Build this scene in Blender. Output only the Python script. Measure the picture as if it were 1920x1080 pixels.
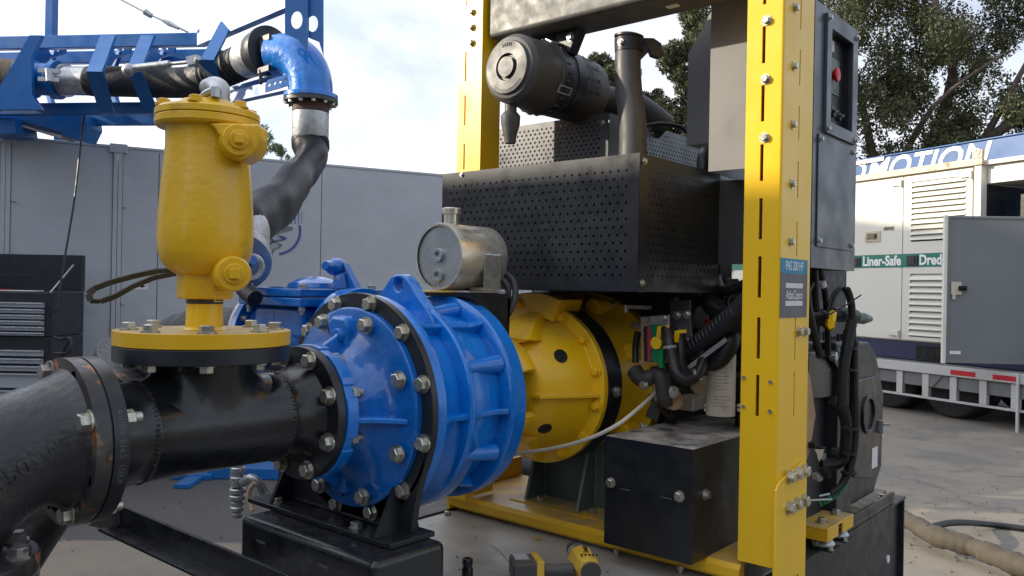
import bpy, bmesh, math, random
import numpy as np
from mathutils import Vector, Matrix
random.seed(7)
S=bpy.context.scene
for o in list(bpy.data.objects): bpy.data.objects.remove(o)
COL=S.collection
# ---------------------------------------------------------------- camera
YAW=math.radians(40.5); CA,SA=math.cos(YAW),math.sin(YAW)
RT=Vector((CA,SA,0)); FW=Vector((-SA,CA,0)); CAMZ=1.7; ROLL=.0185
cam=bpy.data.objects.new('camera',bpy.data.cameras.new('camera')); COL.objects.link(cam)
cam.data.sensor_width=36; cam.data.lens=36*1530/1920; cam.data.clip_start=.02; cam.data.clip_end=900
UPV=Vector((0,0,1))
cx=(RT+UPV*ROLL).normalized(); cy=(UPV-RT*ROLL).normalized(); cz=-FW
m=Matrix((cx,cy,cz)).transposed().to_4x4(); m.translation=Vector((0,0,CAMZ)); cam.matrix_world=m
S.camera=cam
# ---------------------------------------------------------------- light
EL=math.radians(20)
sd=Vector((-CA*math.cos(EL),-SA*math.cos(EL),math.sin(EL)))      # towards the sun
sun=bpy.data.objects.new('sun',bpy.data.lights.new('sun','SUN')); COL.objects.link(sun)
sun.data.energy=3.9; sun.data.angle=math.radians(.6); sun.data.color=(1,.89,.72)
sun.rotation_euler=sd.to_track_quat('Z','Y').to_euler(); sun.location=(0,0,30)
w=bpy.data.worlds.new('World'); S.world=w; w.use_nodes=True; nt=w.node_tree; nt.nodes.clear()
def N(t,ty,**k):
    n=t.nodes.new(ty)
    for a,b in k.items(): setattr(n,a,b)
    return n
sky=N(nt,'ShaderNodeTexSky',sky_type='NISHITA',sun_disc=False,sun_elevation=EL,sun_rotation=math.atan2(sd.x,sd.y),air_density=1.0,dust_density=1.6,ozone_density=1.2)
tc=N(nt,'ShaderNodeTexCoord'); mp=N(nt,'ShaderNodeMapping'); mp.inputs['Scale'].default_value=(1,1,2.6); mp.inputs['Location'].default_value=(.35,.2,.1)
nz=N(nt,'ShaderNodeTexNoise'); nz.inputs['Scale'].default_value=1.5; nz.inputs['Detail'].default_value=7; nz.inputs['Roughness'].default_value=.52; nz.inputs['Distortion'].default_value=.35
cr=N(nt,'ShaderNodeValToRGB'); cr.color_ramp.elements[0].position=.36; cr.color_ramp.elements[0].color=(.45,.45,.45,1); cr.color_ramp.elements[1].position=.62; cr.color_ramp.elements[1].color=(.97,.97,.97,1)
mx=N(nt,'ShaderNodeMixRGB'); mx.inputs[2].default_value=(6.4,6.6,7.4,1)
bg=N(nt,'ShaderNodeBackground'); bg.inputs[1].default_value=.15; out=N(nt,'ShaderNodeOutputWorld')
L=nt.links.new
n2=N(nt,'ShaderNodeTexNoise'); n2.inputs['Scale'].default_value=2.3; n2.inputs['Detail'].default_value=8; n2.inputs['Roughness'].default_value=.55; n2.inputs['Distortion'].default_value=.5
c2=N(nt,'ShaderNodeValToRGB'); c2.color_ramp.elements[0].position=.38; c2.color_ramp.elements[0].color=(3.1,3.35,4.0,1); c2.color_ramp.elements[1].position=.60; c2.color_ramp.elements[1].color=(5.0,5.1,5.45,1)
dt=N(nt,'ShaderNodeVectorMath',operation='DOT_PRODUCT'); dt.inputs[1].default_value=tuple(sd)
mr=N(nt,'ShaderNodeMapRange',interpolation_type='SMOOTHSTEP'); mr.inputs[1].default_value=-.2; mr.inputs[2].default_value=1; mr.inputs[3].default_value=1; mr.inputs[4].default_value=2.0
vs_=N(nt,'ShaderNodeVectorMath',operation='SCALE')
L(tc.outputs['Generated'],dt.inputs[0]); L(dt.outputs['Value'],mr.inputs[0]); L(mp.outputs[0],n2.inputs['Vector']); L(n2.outputs['Fac'],c2.inputs[0]); L(c2.outputs[0],vs_.inputs[0]); L(mr.outputs[0],vs_.inputs['Scale']); L(vs_.outputs[0],mx.inputs[2])
L(tc.outputs['Generated'],mp.inputs[0]); L(mp.outputs[0],nz.inputs['Vector']); L(nz.outputs['Fac'],cr.inputs[0]); L(cr.outputs[0],mx.inputs[0]); L(sky.outputs[0],mx.inputs[1]); L(mx.outputs[0],bg.inputs[0]); L(bg.outputs[0],out.inputs[0])
S.view_settings.view_transform='Standard'; S.view_settings.look='None'; S.view_settings.gamma=1; S.view_settings.use_curve_mapping=False
S.view_settings.exposure=.62
S.render.engine='CYCLES'
try: S.cycles.max_bounces=6; S.cycles.transparent_max_bounces=8
except Exception: pass
# ---------------------------------------------------------------- materials
def mat(name,col,rough=.5,metal=0.,var=.12,sc=6.,bump=.0,bsc=60.,spot=None,coat=0.,spec=.5,top=None,rv=.12,streak=None,detail=5):
    """procedural paint/metal: base colour varied by noise; spot=(colour, threshold, scale) patches; top=(colour, amount) dust lying on upward faces"""
    m=bpy.data.materials.new(name); m.use_nodes=True; t=m.node_tree; t.nodes.clear(); l=t.links.new
    o=N(t,'ShaderNodeOutputMaterial'); b=N(t,'ShaderNodeBsdfPrincipled'); l(b.outputs[0],o.inputs[0])
    g=N(t,'ShaderNodeNewGeometry')
    n=N(t,'ShaderNodeTexNoise'); n.inputs['Scale'].default_value=sc; n.inputs['Detail'].default_value=detail; l(g.outputs['Position'],n.inputs['Vector'])
    r=N(t,'ShaderNodeMapRange'); r.inputs[1].default_value=.25; r.inputs[2].default_value=.75; r.inputs[3].default_value=1-var; r.inputs[4].default_value=1+var; l(n.outputs['Fac'],r.inputs[0])
    v=N(t,'ShaderNodeVectorMath',operation='SCALE'); v.inputs[0].default_value=col[:3]; l(r.outputs[0],v.inputs['Scale'])
    cur=v.outputs[0]
    def patch(cur,fac,c):
        x=N(t,'ShaderNodeMixRGB'); l(fac,x.inputs[0]); l(cur,x.inputs[1]); x.inputs[2].default_value=(*c[:3],1); return x.outputs[0]
    def nzfac(scale,lo,hi,vec=None,seed=0):
        a=N(t,'ShaderNodeTexNoise'); a.inputs['Scale'].default_value=scale; a.inputs['Detail'].default_value=8; a.inputs['Roughness'].default_value=.62
        mp=N(t,'ShaderNodeMapping'); mp.inputs['Location'].default_value=(seed*3.1,seed*1.7,seed*.9)
        if vec: mp.inputs['Scale'].default_value=vec
        l(g.outputs['Position'],mp.inputs[0]); l(mp.outputs[0],a.inputs['Vector'])
        q=N(t,'ShaderNodeMapRange'); q.inputs[1].default_value=lo; q.inputs[2].default_value=hi; l(a.outputs['Fac'],q.inputs[0]); return q.outputs[0]
    for i,sp in enumerate(spot or []):
        f=nzfac(sp[2],sp[1],sp[1]+(sp[3] if len(sp)>3 else .08),seed=i+1)
        cur=patch(cur,f,sp[0])
    if streak: cur=patch(cur,nzfac(streak[2],streak[1],streak[1]+.2,(1,1,.12),5),streak[0])
    if top:
        se=N(t,'ShaderNodeSeparateXYZ'); l(g.outputs['Normal'],se.inputs[0])
        q=N(t,'ShaderNodeMapRange'); q.inputs[1].default_value=.6; q.inputs[2].default_value=.98; l(se.outputs['Z'],q.inputs[0])
        f=nzfac(14,.30,.62,seed=3); mu=N(t,'ShaderNodeMath',operation='MULTIPLY'); l(q.outputs[0],mu.inputs[0]); l(f,mu.inputs[1])
        mu2=N(t,'ShaderNodeMath',operation='MULTIPLY'); l(mu.outputs[0],mu2.inputs[0]); mu2.inputs[1].default_value=top[1]
        cur=patch(cur,mu2.outputs[0],top[0])
    l(cur,b.inputs['Base Color'])
    rr=N(t,'ShaderNodeMapRange'); rr.inputs[1].default_value=.3; rr.inputs[2].default_value=.7; rr.inputs[3].default_value=max(.03,rough-rv); rr.inputs[4].default_value=min(1,rough+rv)
    n3=N(t,'ShaderNodeTexNoise'); n3.inputs['Scale'].default_value=sc*2.3; n3.inputs['Detail'].default_value=6; l(g.outputs['Position'],n3.inputs['Vector']); l(n3.outputs['Fac'],rr.inputs[0])
    l(rr.outputs[0],b.inputs['Roughness'])
    b.inputs['Metallic'].default_value=metal; b.inputs['Specular IOR Level'].default_value=spec
    b.inputs['Coat Weight'].default_value=coat; b.inputs['Coat Roughness'].default_value=.08
    if bump:
        n2=N(t,'ShaderNodeTexNoise'); n2.inputs['Scale'].default_value=bsc; n2.inputs['Detail'].default_value=4; l(g.outputs['Position'],n2.inputs['Vector'])
        bu=N(t,'ShaderNodeBump'); bu.inputs['Strength'].default_value=min(1,bump); bu.inputs['Distance'].default_value=.25/bsc; l(n2.outputs['Fac'],bu.inputs['Height']); l(bu.outputs[0],b.inputs['Normal'])
    return m
DUST=(.34,.28,.19)
M={}
M['yellow']=mat('yellow_paint',(.84,.505,.005),.36,0,.05,3,.05,120,coat=.15,top=(DUST,.35),rv=.08,spot=[((.40,.25,.07),.715,26,.03),((.66,.40,.04),.60,2.2,.3)])
M['yellow_dusty']=mat('yellow_paint_dusty',(.72,.41,.008),.42,0,.06,4,.08,90,top=((.36,.28,.17),.92),spot=[((.45,.27,.05),.62,9,.15)],coat=.05)
M['yellow_cast']=mat('yellow_cast_paint',(.74,.435,.008),.38,0,.09,8,.40,55,coat=.25,spot=[((.42,.24,.03),.62,9,.2),((.30,.19,.07),.70,30,.05)],streak=((.52,.31,.02),.60,16))
M['yellow_house']=mat('yellow_housing_paint',(.88,.51,.008),.36,0,.08,6,.22,60,coat=.12,spot=[((.38,.22,.07),.63,7,.16)],top=((.40,.28,.12),.6))
M['blue']=mat('blue_gloss_paint',(.0,.170,.60),.34,0,.16,9,.5,24,coat=.9,spec=.3,spot=[((.0,.085,.36),.56,8,.2),((.16,.13,.09),.70,13,.06)],rv=.1)
M['blue_dark']=mat('blue_deep_paint',(.0,.125,.47),.34,0,.16,9,.45,24,coat=.9,spec=.3,spot=[((.0,.075,.33),.55,7,.2),((.10,.09,.07),.71,15,.06)],rv=.1)
M['blue_steel']=mat('blue_steel_paint',(.006,.125,.40),.38,0,.12,4,.08,60,coat=.1,spot=[((.03,.12,.33),.62,4,.2)])
M['black']=mat('black_gloss_paint',(.008,.0095,.012),.30,0,.2,8,.14,60,coat=.2,top=((.08,.075,.065),.25))
M['black_satin']=mat('black_satin_paint',(.014,.0165,.021),.38,0,.25,7,.06,90,spot=[((.05,.052,.055),.60,11,.2)],top=((.10,.095,.08),.35))
M['black_dusty']=mat('black_box_paint',(.010,.011,.014),.40,0,.2,8,.05,90,top=((.46,.43,.38),.95))
M['cast']=mat('black_cast_iron_paint',(.022,.023,.026),.38,0,.3,9,.7,60,spot=[((.26,.095,.03),.635,8,.05),((.085,.070,.05),.53,9,.2)],coat=.1)
M['cast_rim']=mat('worn_iron_flange_paint',(.026,.026,.027),.42,0,.3,9,.35,70,spot=[((.36,.13,.04),.56,9,.06),((.10,.085,.06),.48,14,.2)],coat=.1)
M['plastic']=mat('black_plastic',(.050,.048,.045),.55,0,.15,9,.12,160,spot=[((.075,.072,.066),.58,6,.25)],top=((.2,.18,.15),.4))
M['plastic_sunlit']=mat('sunlit_black_plastic',(.062,.061,.060),.5,0,.10,7,.10,160,spot=[((.078,.076,.073),.58,5,.25)])  # lighter copy of the black plastic; sunlight is put into the colour
M['hose_black']=mat('smooth_black_hose',(.007,.008,.010),.42,0,.15,5,.03,12,rv=.03,spec=.12)
M['shed_tan']=mat('tan_cladding',(.16,.13,.10),.7,0,.1,2)
M['rubber']=mat('black_rubber',(.010,.011,.012),.45,0,.2,14,.12,120,top=((.05,.048,.042),.3))
M['rubber_rib']=mat('wrapped_rubber_hose',(.016,.017,.020),.62,0,.35,14,.5,60)
M['zinc']=mat('zinc_plated_steel',(.50,.49,.42),.36,.9,.16,60,.15,120,spot=[((.30,.27,.2),.6,70,.15)])
M['zinc_yellow']=mat('yellow_zinc_plate',(.62,.60,.52),.30,.75,.16,14,.06,120,spot=[((.44,.36,.24),.55,5,.3),((.36,.35,.42),.57,6,.3)])
M['zinc_grey']=mat('grey_zinc_plate',(.42,.45,.45),.30,.6,.08,9,.05,120,spot=[((.30,.32,.30),.55,8,.4)])
M['galv']=mat('galvanised_steel',(.46,.47,.48),.42,.8,.2,24,.06,50,spot=[((.30,.31,.32),.56,30,.1)])
M['galv_beam']=mat('weathered_galvanised_beam',(.125,.125,.115),.55,.25,.16,10,.1,60,streak=((.20,.20,.185),.56,34),spot=[((.11,.11,.10),.55,6,.25)])
M['deck']=mat('galvanised_deck_plate',(.45,.44,.41),.45,.35,.12,5,.05,60,spot=[((.27,.25,.21),.47,2.2,.3),((.10,.10,.10),.72,16,.04)])
M['grey']=mat('graphite_grey_paint',(.085,.090,.100),.45,0,.05,6,.04,140)
M['grey_panel']=mat('grey_cabinet_paint',(.062,.067,.078),.36,0,.05,4,.04,140,top=(DUST,.3))
M['taupe']=mat('grey_shroud_paint',(.165,.165,.165),.42,0,.04,3,.03,140)
M['green_steel']=mat('green_primer_steel',(.10,.135,.115),.42,0,.15,5,.05,80,spot=[((.11,.13,.11),.6,8,.2)],top=((.3,.25,.17),.8))
M['green_edge']=mat('green_primer_edge',(.17,.21,.17),.45,0,.15,12)
M['cream']=mat('cream_metal',(.50,.45,.36),.45,0,.10,8,.03,90,spot=[((.32,.27,.2),.62,12,.2)])
M['tan']=mat('tan_plastic',(.48,.34,.20),.5,0,.1,12)
M['dark']=mat('engine_dark_iron',(.012,.012,.014),.5,0,.4,14,.2,60)
M['engine']=mat('engine_grey_iron',(.045,.043,.042),.55,0,.4,14,.3,60,spot=[((.12,.10,.08),.62,10,.15)])
M['strap']=mat('grey_strap',(.20,.20,.20),.7,0,.12,30)
M['cable_white']=mat('pale_cable',(.50,.46,.38),.5,0,.08,10)
M['green']=mat('green_plastic',(.0,.21,.075),.4,0,.08,12)
M['pink']=mat('red_pink_plastic',(.45,.03,.08),.4,0,.08,12)
M['red']=mat('red_plastic',(.62,.012,.02),.35,0,.05,12)
M['white']=mat('white_paint',(.78,.78,.77),.5,0,.05,6)
M['paper']=mat('white_label',(.68,.68,.66),.6,0,.05,20)
M['label_grey']=mat('grey_label',(.10,.10,.108),.5,0,.03,6)
M['label_cyan']=mat('cyan_label',(.0,.22,.36),.5,0,.03,6)
M['wallgrey']=mat('grey_container_paint',(.43,.45,.475),.50,0,.06,1.2,.22,2.6,spot=[((.40,.42,.445),.60,2.5,.2)],streak=((.47,.47,.47),.62,9))
M['logo_blue']=mat('logo_blue',(.05,.06,.27),.5,0,.05,6)
M['logo_grey']=mat('logo_grey',(.15,.17,.16),.5,0,.05,6)
M['logo_pale']=mat('logo_pale',(.33,.36,.40),.5,0,.03,6)
M['cont_white']=mat('generator_white_paint',(.64,.62,.55),.45,0,.04,1.5,.05,40,spot=[((.42,.36,.27),.70,2.4,.12)],streak=((.50,.42,.31),.66,5))
M['cont_grey']=mat('generator_door_grey',(.15,.165,.17),.45,0,.08,1.5,.04,40)
M['rust_white']=mat('rusty_white_rim',(.55,.47,.35),.55,0,.1,5,.1,40,spot=[((.30,.13,.05),.57,5,.12)])
M['cgreen']=mat('green_stripe',(.004,.16,.105),.4,0,.04,3)
M['navy']=mat('navy_paint',(.005,.013,.065),.4,0,.15,2,.05,20)
M['bannerblue']=mat('blue_banner_paint',(.014,.075,.22),.45,0,.06,1,.03,20)
M['alu']=mat('trailer_aluminium',(.50,.50,.49),.45,.3,.08,3,.05,40,spot=[((.25,.25,.24),.62,3,.2)])
M['alu_shaded']=mat('trailer_shaded_steel',(.16,.165,.165),.55,.2,.12,3,.05,40,spot=[((.07,.07,.065),.58,4,.2)])  # darker trailer metal with the underframe shade put into its colour
M['tyre']=mat('tyre_rubber',(.018,.018,.020),.75,0,.2,6,.2,60)
M['tape_red']=mat('red_reflective_tape',(.50,.012,.03),.35,0,.03,9)
M['drawer']=mat('tool_chest_drawer_steel',(.36,.39,.43),.45,.0,.10,6,.03,60)
M['drawer_lip']=mat('bright_drawer_lip',(.72,.74,.78),.3,.6,.05,6)
M['chest']=mat('tool_chest_black',(.015,.017,.022),.45,0,.15,6,.05,60)
M['belt']=mat('webbing_strap',(.09,.088,.068),.8,0,.2,40,.4,300)
M['hose_pale']=mat('pale_canvas_hose',(.070,.058,.042),.85,0,.22,7,.5,30,spot=[((.11,.085,.06),.58,6,.15)])
M['glass']=mat('dark_window_glass',(.01,.011,.012),.12,0,.05,4,spec=.6)
M['cardboard']=mat('cardboard',(.50,.33,.17),.75,0,.08,10)
M['grease']=mat('steel_grease',(.30,.28,.26),.35,.6,.2,30,spot=[((.09,.08,.07),.52,40,.1)])
M['drill']=mat('drill_yellow_plastic',(.62,.38,.04),.5,0,.10,30,.05,200)
M['leaf_dry']=mat('dry_leaf',(.40,.29,.05),.7,0,.2,80)
M['bark']=mat('bark',(.075,.060,.048),.85,0,.3,6,.8,20)
def leafmat(name,c1,c2):
    m=bpy.data.materials.new(name); m.use_nodes=True; t=m.node_tree; l=t.links.new; b=t.nodes['Principled BSDF']
    oi=N(t,'ShaderNodeNewGeometry'); rp=N(t,'ShaderNodeValToRGB'); rp.color_ramp.elements[0].color=(*c1,1); rp.color_ramp.elements[1].color=(*c2,1)
    l(oi.outputs['Random Per Island'],rp.inputs[0]); l(rp.outputs[0],b.inputs['Base Color']); b.inputs['Roughness'].default_value=.55
    tr=N(t,'ShaderNodeBsdfTranslucent'); l(rp.outputs[0],tr.inputs[0]); ms=N(t,'ShaderNodeMixShader'); ms.inputs[0].default_value=.28
    o=t.nodes['Material Output']; l(b.outputs[0],ms.inputs[1]); l(tr.outputs[0],ms.inputs[2]); l(ms.outputs[0],o.inputs[0]); return m
M['leaf']=leafmat('oak_leaves',(.018,.030,.012),(.12,.125,.05))
M['leaf2']=leafmat('pepper_tree_leaves',(.07,.10,.045),(.20,.24,.12))
# ground
def groundmat():
    m=bpy.data.materials.new('concrete_yard'); m.use_nodes=True; t=m.node_tree; l=t.links.new; b=t.nodes['Principled BSDF']
    g=N(t,'ShaderNodeNewGeometry')
    def nf(sc,lo,hi,loc=(0,0,0),scl=(1,1,1),rough=.6):
        mp=N(t,'ShaderNodeMapping'); mp.inputs['Location'].default_value=loc; mp.inputs['Scale'].default_value=scl; l(g.outputs['Position'],mp.inputs[0])
        a=N(t,'ShaderNodeTexNoise'); a.inputs['Scale'].default_value=sc; a.inputs['Detail'].default_value=9; a.inputs['Roughness'].default_value=rough; l(mp.outputs[0],a.inputs['Vector'])
        q=N(t,'ShaderNodeMapRange'); q.inputs[1].default_value=lo; q.inputs[2].default_value=hi; l(a.outputs['Fac'],q.inputs[0]); return q.outputs[0]
    def mixc(f,a,c):
        x=N(t,'ShaderNodeMixRGB'); l(f,x.inputs[0])
        if isinstance(a,tuple): x.inputs[1].default_value=(*a,1)
        else: l(a,x.inputs[1])
        x.inputs[2].default_value=(*c,1); return x.outputs[0]
    c=mixc(nf(.8,.30,.70),(.25,.215,.165),(.165,.148,.125))
    c=mixc(nf(1.1,.50,.72,(3,1,0),rough=.55),c,(.085,.082,.080))
    c=mixc(nf(1.0,.58,.74,(7,9,0),(1,.5,1)),c,(.33,.275,.19))
    c=mixc(nf(4.5,.52,.80,(2,7,0),rough=.7),c,(.10,.095,.088))
    c=mixc(nf(70,.50,.70),c,(.27,.25,.215))
    c=mixc(nf(160,.60,.70,(4,4,0)),c,(.07,.068,.065))
    c=mixc(nf(3.2,.70,.73,(1,5,0)),c,(.055,.053,.052))
    # older dark asphalt on the left, concrete slab on the right, ragged joint between them
    dp_=N(t,'ShaderNodeVectorMath',operation='DOT_PRODUCT'); dp_.inputs[1].default_value=tuple(RT); l(g.outputs['Position'],dp_.inputs[0])
    nj=N(t,'ShaderNodeTexNoise'); nj.inputs['Scale'].default_value=.9; nj.inputs['Detail'].default_value=7; l(g.outputs['Position'],nj.inputs['Vector'])
    ad=N(t,'ShaderNodeMath',operation='MULTIPLY_ADD'); l(nj.outputs['Fac'],ad.inputs[0]); ad.inputs[1].default_value=3.0; l(dp_.outputs['Value'],ad.inputs[2])
    mj=N(t,'ShaderNodeMapRange'); mj.inputs[1].default_value=.9; mj.inputs[2].default_value=1.9; mj.inputs[3].default_value=.72; mj.inputs[4].default_value=0; l(ad.outputs[0],mj.inputs[0]); c=mixc(mj.outputs[0],c,(.062,.060,.062))
    nz_=N(t,'ShaderNodeTexNoise'); nz_.inputs['Scale'].default_value=2.5; nz_.inputs['Detail'].default_value=6; l(g.outputs['Position'],nz_.inputs['Vector'])
    vm=N(t,'ShaderNodeVectorMath',operation='MULTIPLY_ADD'); l(nz_.outputs['Color'],vm.inputs[0]); vm.inputs[1].default_value=(.7,.7,0); l(g.outputs['Position'],vm.inputs[2])
    vo=N(t,'ShaderNodeTexVoronoi',feature='DISTANCE_TO_EDGE'); vo.inputs['Scale'].default_value=.42; l(vm.outputs[0],vo.inputs['Vector'])
    q=N(t,'ShaderNodeMapRange'); q.inputs[1].default_value=.0015; q.inputs[2].default_value=.006; q.inputs[3].default_value=.4; q.inputs[4].default_value=0; l(vo.outputs['Distance'],q.inputs[0]); c=mixc(q.outputs[0],c,(.05,.048,.045))
    l(c,b.inputs['Base Color']); b.inputs['Roughness'].default_value=.8
    n2=N(t,'ShaderNodeTexNoise'); n2.inputs['Scale'].default_value=90; n2.inputs['Detail'].default_value=6; l(g.outputs['Position'],n2.inputs['Vector'])
    bu=N(t,'ShaderNodeBump'); bu.inputs['Strength'].default_value=.6; bu.inputs['Distance'].default_value=.006; l(n2.outputs['Fac'],bu.inputs['Height']); l(bu.outputs[0],b.inputs['Normal'])
    return m
M['ground']=groundmat()
# ---------------------------------------------------------------- mesh helpers
def V(p): return Vector(p)
def W(r,d,z): return RT*r+FW*d+Vector((0,0,z))
def frame_from(axis,up=(0,0,1)):
    a=V(axis).normalized(); u=V(up)
    if abs(a.dot(u))>.95: u=Vector((1,0,0)) if abs(a.x)<.9 else Vector((0,1,0))
    x=u.cross(a).normalized(); y=a.cross(x).normalized(); return x,y,a
class MB:
    def __init__(s,T=None): s.v=[]; s.f=[]; s.T=T
    def add(s,vs,fs):
        b=len(s.v)
        s.v+=[tuple(s.T(*p)) if s.T else tuple(p) for p in vs]; s.f+=[tuple(b+i for i in f) for f in fs]; return s
    def box(s,a,b):
        x0,y0,z0=[min(p,q) for p,q in zip(a,b)]; x1,y1,z1=[max(p,q) for p,q in zip(a,b)]
        return s.add([(x0,y0,z0),(x1,y0,z0),(x1,y1,z0),(x0,y1,z0),(x0,y0,z1),(x1,y0,z1),(x1,y1,z1),(x0,y1,z1)],[(0,3,2,1),(4,5,6,7),(0,1,5,4),(1,2,6,5),(2,3,7,6),(3,0,4,7)])
    def bar(s,p,q,w,h,up=(0,0,1)):
        p,q=V(p),V(q); x,y,a=frame_from(q-p,up); vs=[]
        for c in (p,q):
            for i,j in((-1,-1),(1,-1),(1,1),(-1,1)): vs.append(tuple(c+x*(i*w/2)+y*(j*h/2)))
        return s.add(vs,[(3,2,1,0),(4,5,6,7),(0,1,5,4),(1,2,6,5),(2,3,7,6),(3,0,4,7)])
    def lathe(s,prof,c,ax=(0,1,0),seg=48,a0=0.,a1=2*math.pi,up=(0,0,1),caps=True):
        """prof: [(t,r)] along ax from c"""
        c=V(c); x,y,a=frame_from(ax,up); full=abs(a1-a0-2*math.pi)<1e-6; n=seg if full else seg+1; vs=[]; fs=[]
        for t,r in prof:
            for k in range(n):
                th=a0+(a1-a0)*k/seg; vs.append(tuple(c+a*t+x*(r*math.cos(th))+y*(r*math.sin(th))))
        for i in range(len(prof)-1):
            for k in range(seg):
                k2=(k+1)%n; fs.append((i*n+k,i*n+k2,(i+1)*n+k2,(i+1)*n+k))
        if full and caps:
            if prof[0][1]>1e-6: fs.append(tuple(range(n-1,-1,-1)))
            if prof[-1][1]>1e-6: fs.append(tuple((len(prof)-1)*n+k for k in range(n)))
        elif not full:
            fs.append(tuple(i*n for i in range(len(prof)))); fs.append(tuple(i*n+n-1 for i in range(len(prof)-1,-1,-1)))
        return s.add(vs,fs)
    def cyl(s,p,q,r,r2=None,seg=24):
        p,q=V(p),V(q); return s.lathe([(0,r),((q-p).length,r if r2 is None else r2)],p,q-p,seg)
    def ring(s,c,ax,r0,r1,t,seg=48,a0=0.,a1=2*math.pi):
        return s.lathe([(0,r0),(0,r1),(t,r1),(t,r0),(0,r0)],c,ax,seg,a0,a1,caps=False)
    def tube(s,pts,r,seg=12,caps=True,smooth=True,n=6,flat=None):
        P=[V(p) for p in pts]; Rr=r if isinstance(r,(list,tuple)) else [r]*len(P)
        if smooth and len(P)>2:
            Q=[];RR=[]
            for i in range(len(P)-1):
                p0=P[max(0,i-1)];p1=P[i];p2=P[i+1];p3=P[min(len(P)-1,i+2)]
                for k in range(n):
                    t=k/n; Q.append(.5*((2*p1)+(p2-p0)*t+(2*p0-5*p1+4*p2-p3)*t*t+(3*p1-p0-3*p2+p3)*t**3)); RR.append(Rr[i]*(1-t)+Rr[i+1]*t)
            Q.append(P[-1]);RR.append(Rr[-1]); P=Q;Rr=RR
        vs=[];fs=[]; x=None
        for i,p in enumerate(P):
            a=(P[min(i+1,len(P)-1)]-P[max(i-1,0)]).normalized()
            if x is None: x,y,_=frame_from(a)
            else: x=(x-a*x.dot(a)).normalized(); y=a.cross(x)
            fl=flat(i/(len(P)-1)) if flat else (1,1)
            for k in range(seg):
                th=2*math.pi*k/seg; vs.append(tuple(p+x*(Rr[i]*fl[0]*math.cos(th))+y*(Rr[i]*fl[1]*math.sin(th))))
        for i in range(len(P)-1):
            for k in range(seg): k2=(k+1)%seg; fs.append((i*seg+k,i*seg+k2,(i+1)*seg+k2,(i+1)*seg+k))
        if caps: fs.append(tuple(range(seg-1,-1,-1))); fs.append(tuple((len(P)-1)*seg+k for k in range(seg)))
        return s.add(vs,fs)
    def prism(s,poly,d):
        """poly: list of 3d points (planar), extruded by vector d"""
        n=len(poly); d=V(d); vs=[tuple(p) for p in poly]+[tuple(V(p)+d) for p in poly]
        return s.add(vs,[tuple(range(n-1,-1,-1)),tuple(range(n,2*n))]+[(i,(i+1)%n,n+(i+1)%n,n+i) for i in range(n)])
    def sphere(s,c,r,seg=16,rings=8,sc=(1,1,1)):
        vs=[];fs=[]
        for i in range(rings+1):
            ph=math.pi*i/rings
            for k in range(seg): th=2*math.pi*k/seg; vs.append((c[0]+sc[0]*r*math.sin(ph)*math.cos(th),c[1]+sc[1]*r*math.sin(ph)*math.sin(th),c[2]+sc[2]*r*math.cos(ph)))
        for i in range(rings):
            for k in range(seg): k2=(k+1)%seg; fs.append((i*seg+k,i*seg+k2,(i+1)*seg+k2,(i+1)*seg+k)[::-1])
        return s.add(vs,fs)
    def slots(s,O,U,Vv,w,h,holes,t):
        """sheet w x h with rectangular holes [(u0,u1,v0,v1)], thickness t along U x V reversed"""
        O,U,Vv=V(O),V(U).normalized(),V(Vv).normalized(); Nn=U.cross(Vv).normalized()
        us=sorted({0,w}|{q for hh in holes for q in hh[:2]}); vv=sorted({0,h}|{q for hh in holes for q in hh[2:]})
        inh=lambda a,b:any(h0<a<h1 and h2<b<h3 for h0,h1,h2,h3 in holes)
        P=lambda a,b,k:tuple(O+U*a+Vv*b-Nn*(t*k))
        for i in range(len(us)-1):
            for j in range(len(vv)-1):
                if inh((us[i]+us[i+1])/2,(vv[j]+vv[j+1])/2): continue
                for k in(0,1):
                    q=[P(us[i],vv[j],k),P(us[i+1],vv[j],k),P(us[i+1],vv[j+1],k),P(us[i],vv[j+1],k)]
                    s.add(q,[(0,1,2,3) if k==0 else (3,2,1,0)])
        for (a,b,c,d) in holes+[(0,w,0,h)]:
            q=[(a,c),(b,c),(b,d),(a,d)]
            for i in range(4):
                p0,p1=q[i],q[(i+1)%4]; s.add([P(*p0,0),P(*p1,0),P(*p1,1),P(*p0,1)],[(0,1,2,3)])
        return s
    def perf(s,O,U,Vv,w,h,pu,pv,r,mu,mv,t=.003):
        O,U,Vv=V(O),V(U).normalized(),V(Vv).normalized(); Nn=U.cross(Vv).normalized()
        P=lambda a,b,k=0:tuple(O+U*a+Vv*b-Nn*(t*k))
        rows=int((h-2*mv)/pv); mv=(h-rows*pv)/2
        q=lambda a,b,c,d: s.add([P(a,c),P(b,c),P(b,d),P(a,d)],[(0,1,2,3)])
        q(0,w,0,mv); q(0,w,h-mv,h)
        for j in range(rows):
            off=mu+(pu/2 if j%2 else 0); n=int((w-mu-off)/pu); v0=mv+j*pv
            q(0,off,v0,v0+pv); q(off+n*pu,w,v0,v0+pv)
            for i in range(n):
                u0=off+i*pu; cu,cv=u0+pu/2,v0+pv/2
                ou=[(u0,v0),(cu,v0),(u0+pu,v0),(u0+pu,cv),(u0+pu,v0+pv),(cu,v0+pv),(u0,v0+pv),(u0,cv)]
                inn=[(cu+r*math.cos(math.radians(225+45*k)),cv+r*math.sin(math.radians(225+45*k))) for k in range(8)]
                vs=[P(*p) for p in ou]+[P(*p) for p in inn]+[P(*p,1) for p in inn]
                s.add(vs,[(k,(k+1)%8,8+(k+1)%8,8+k) for k in range(8)]+[(8+k,8+(k+1)%8,16+(k+1)%8,16+k) for k in range(8)])
        return s
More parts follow.
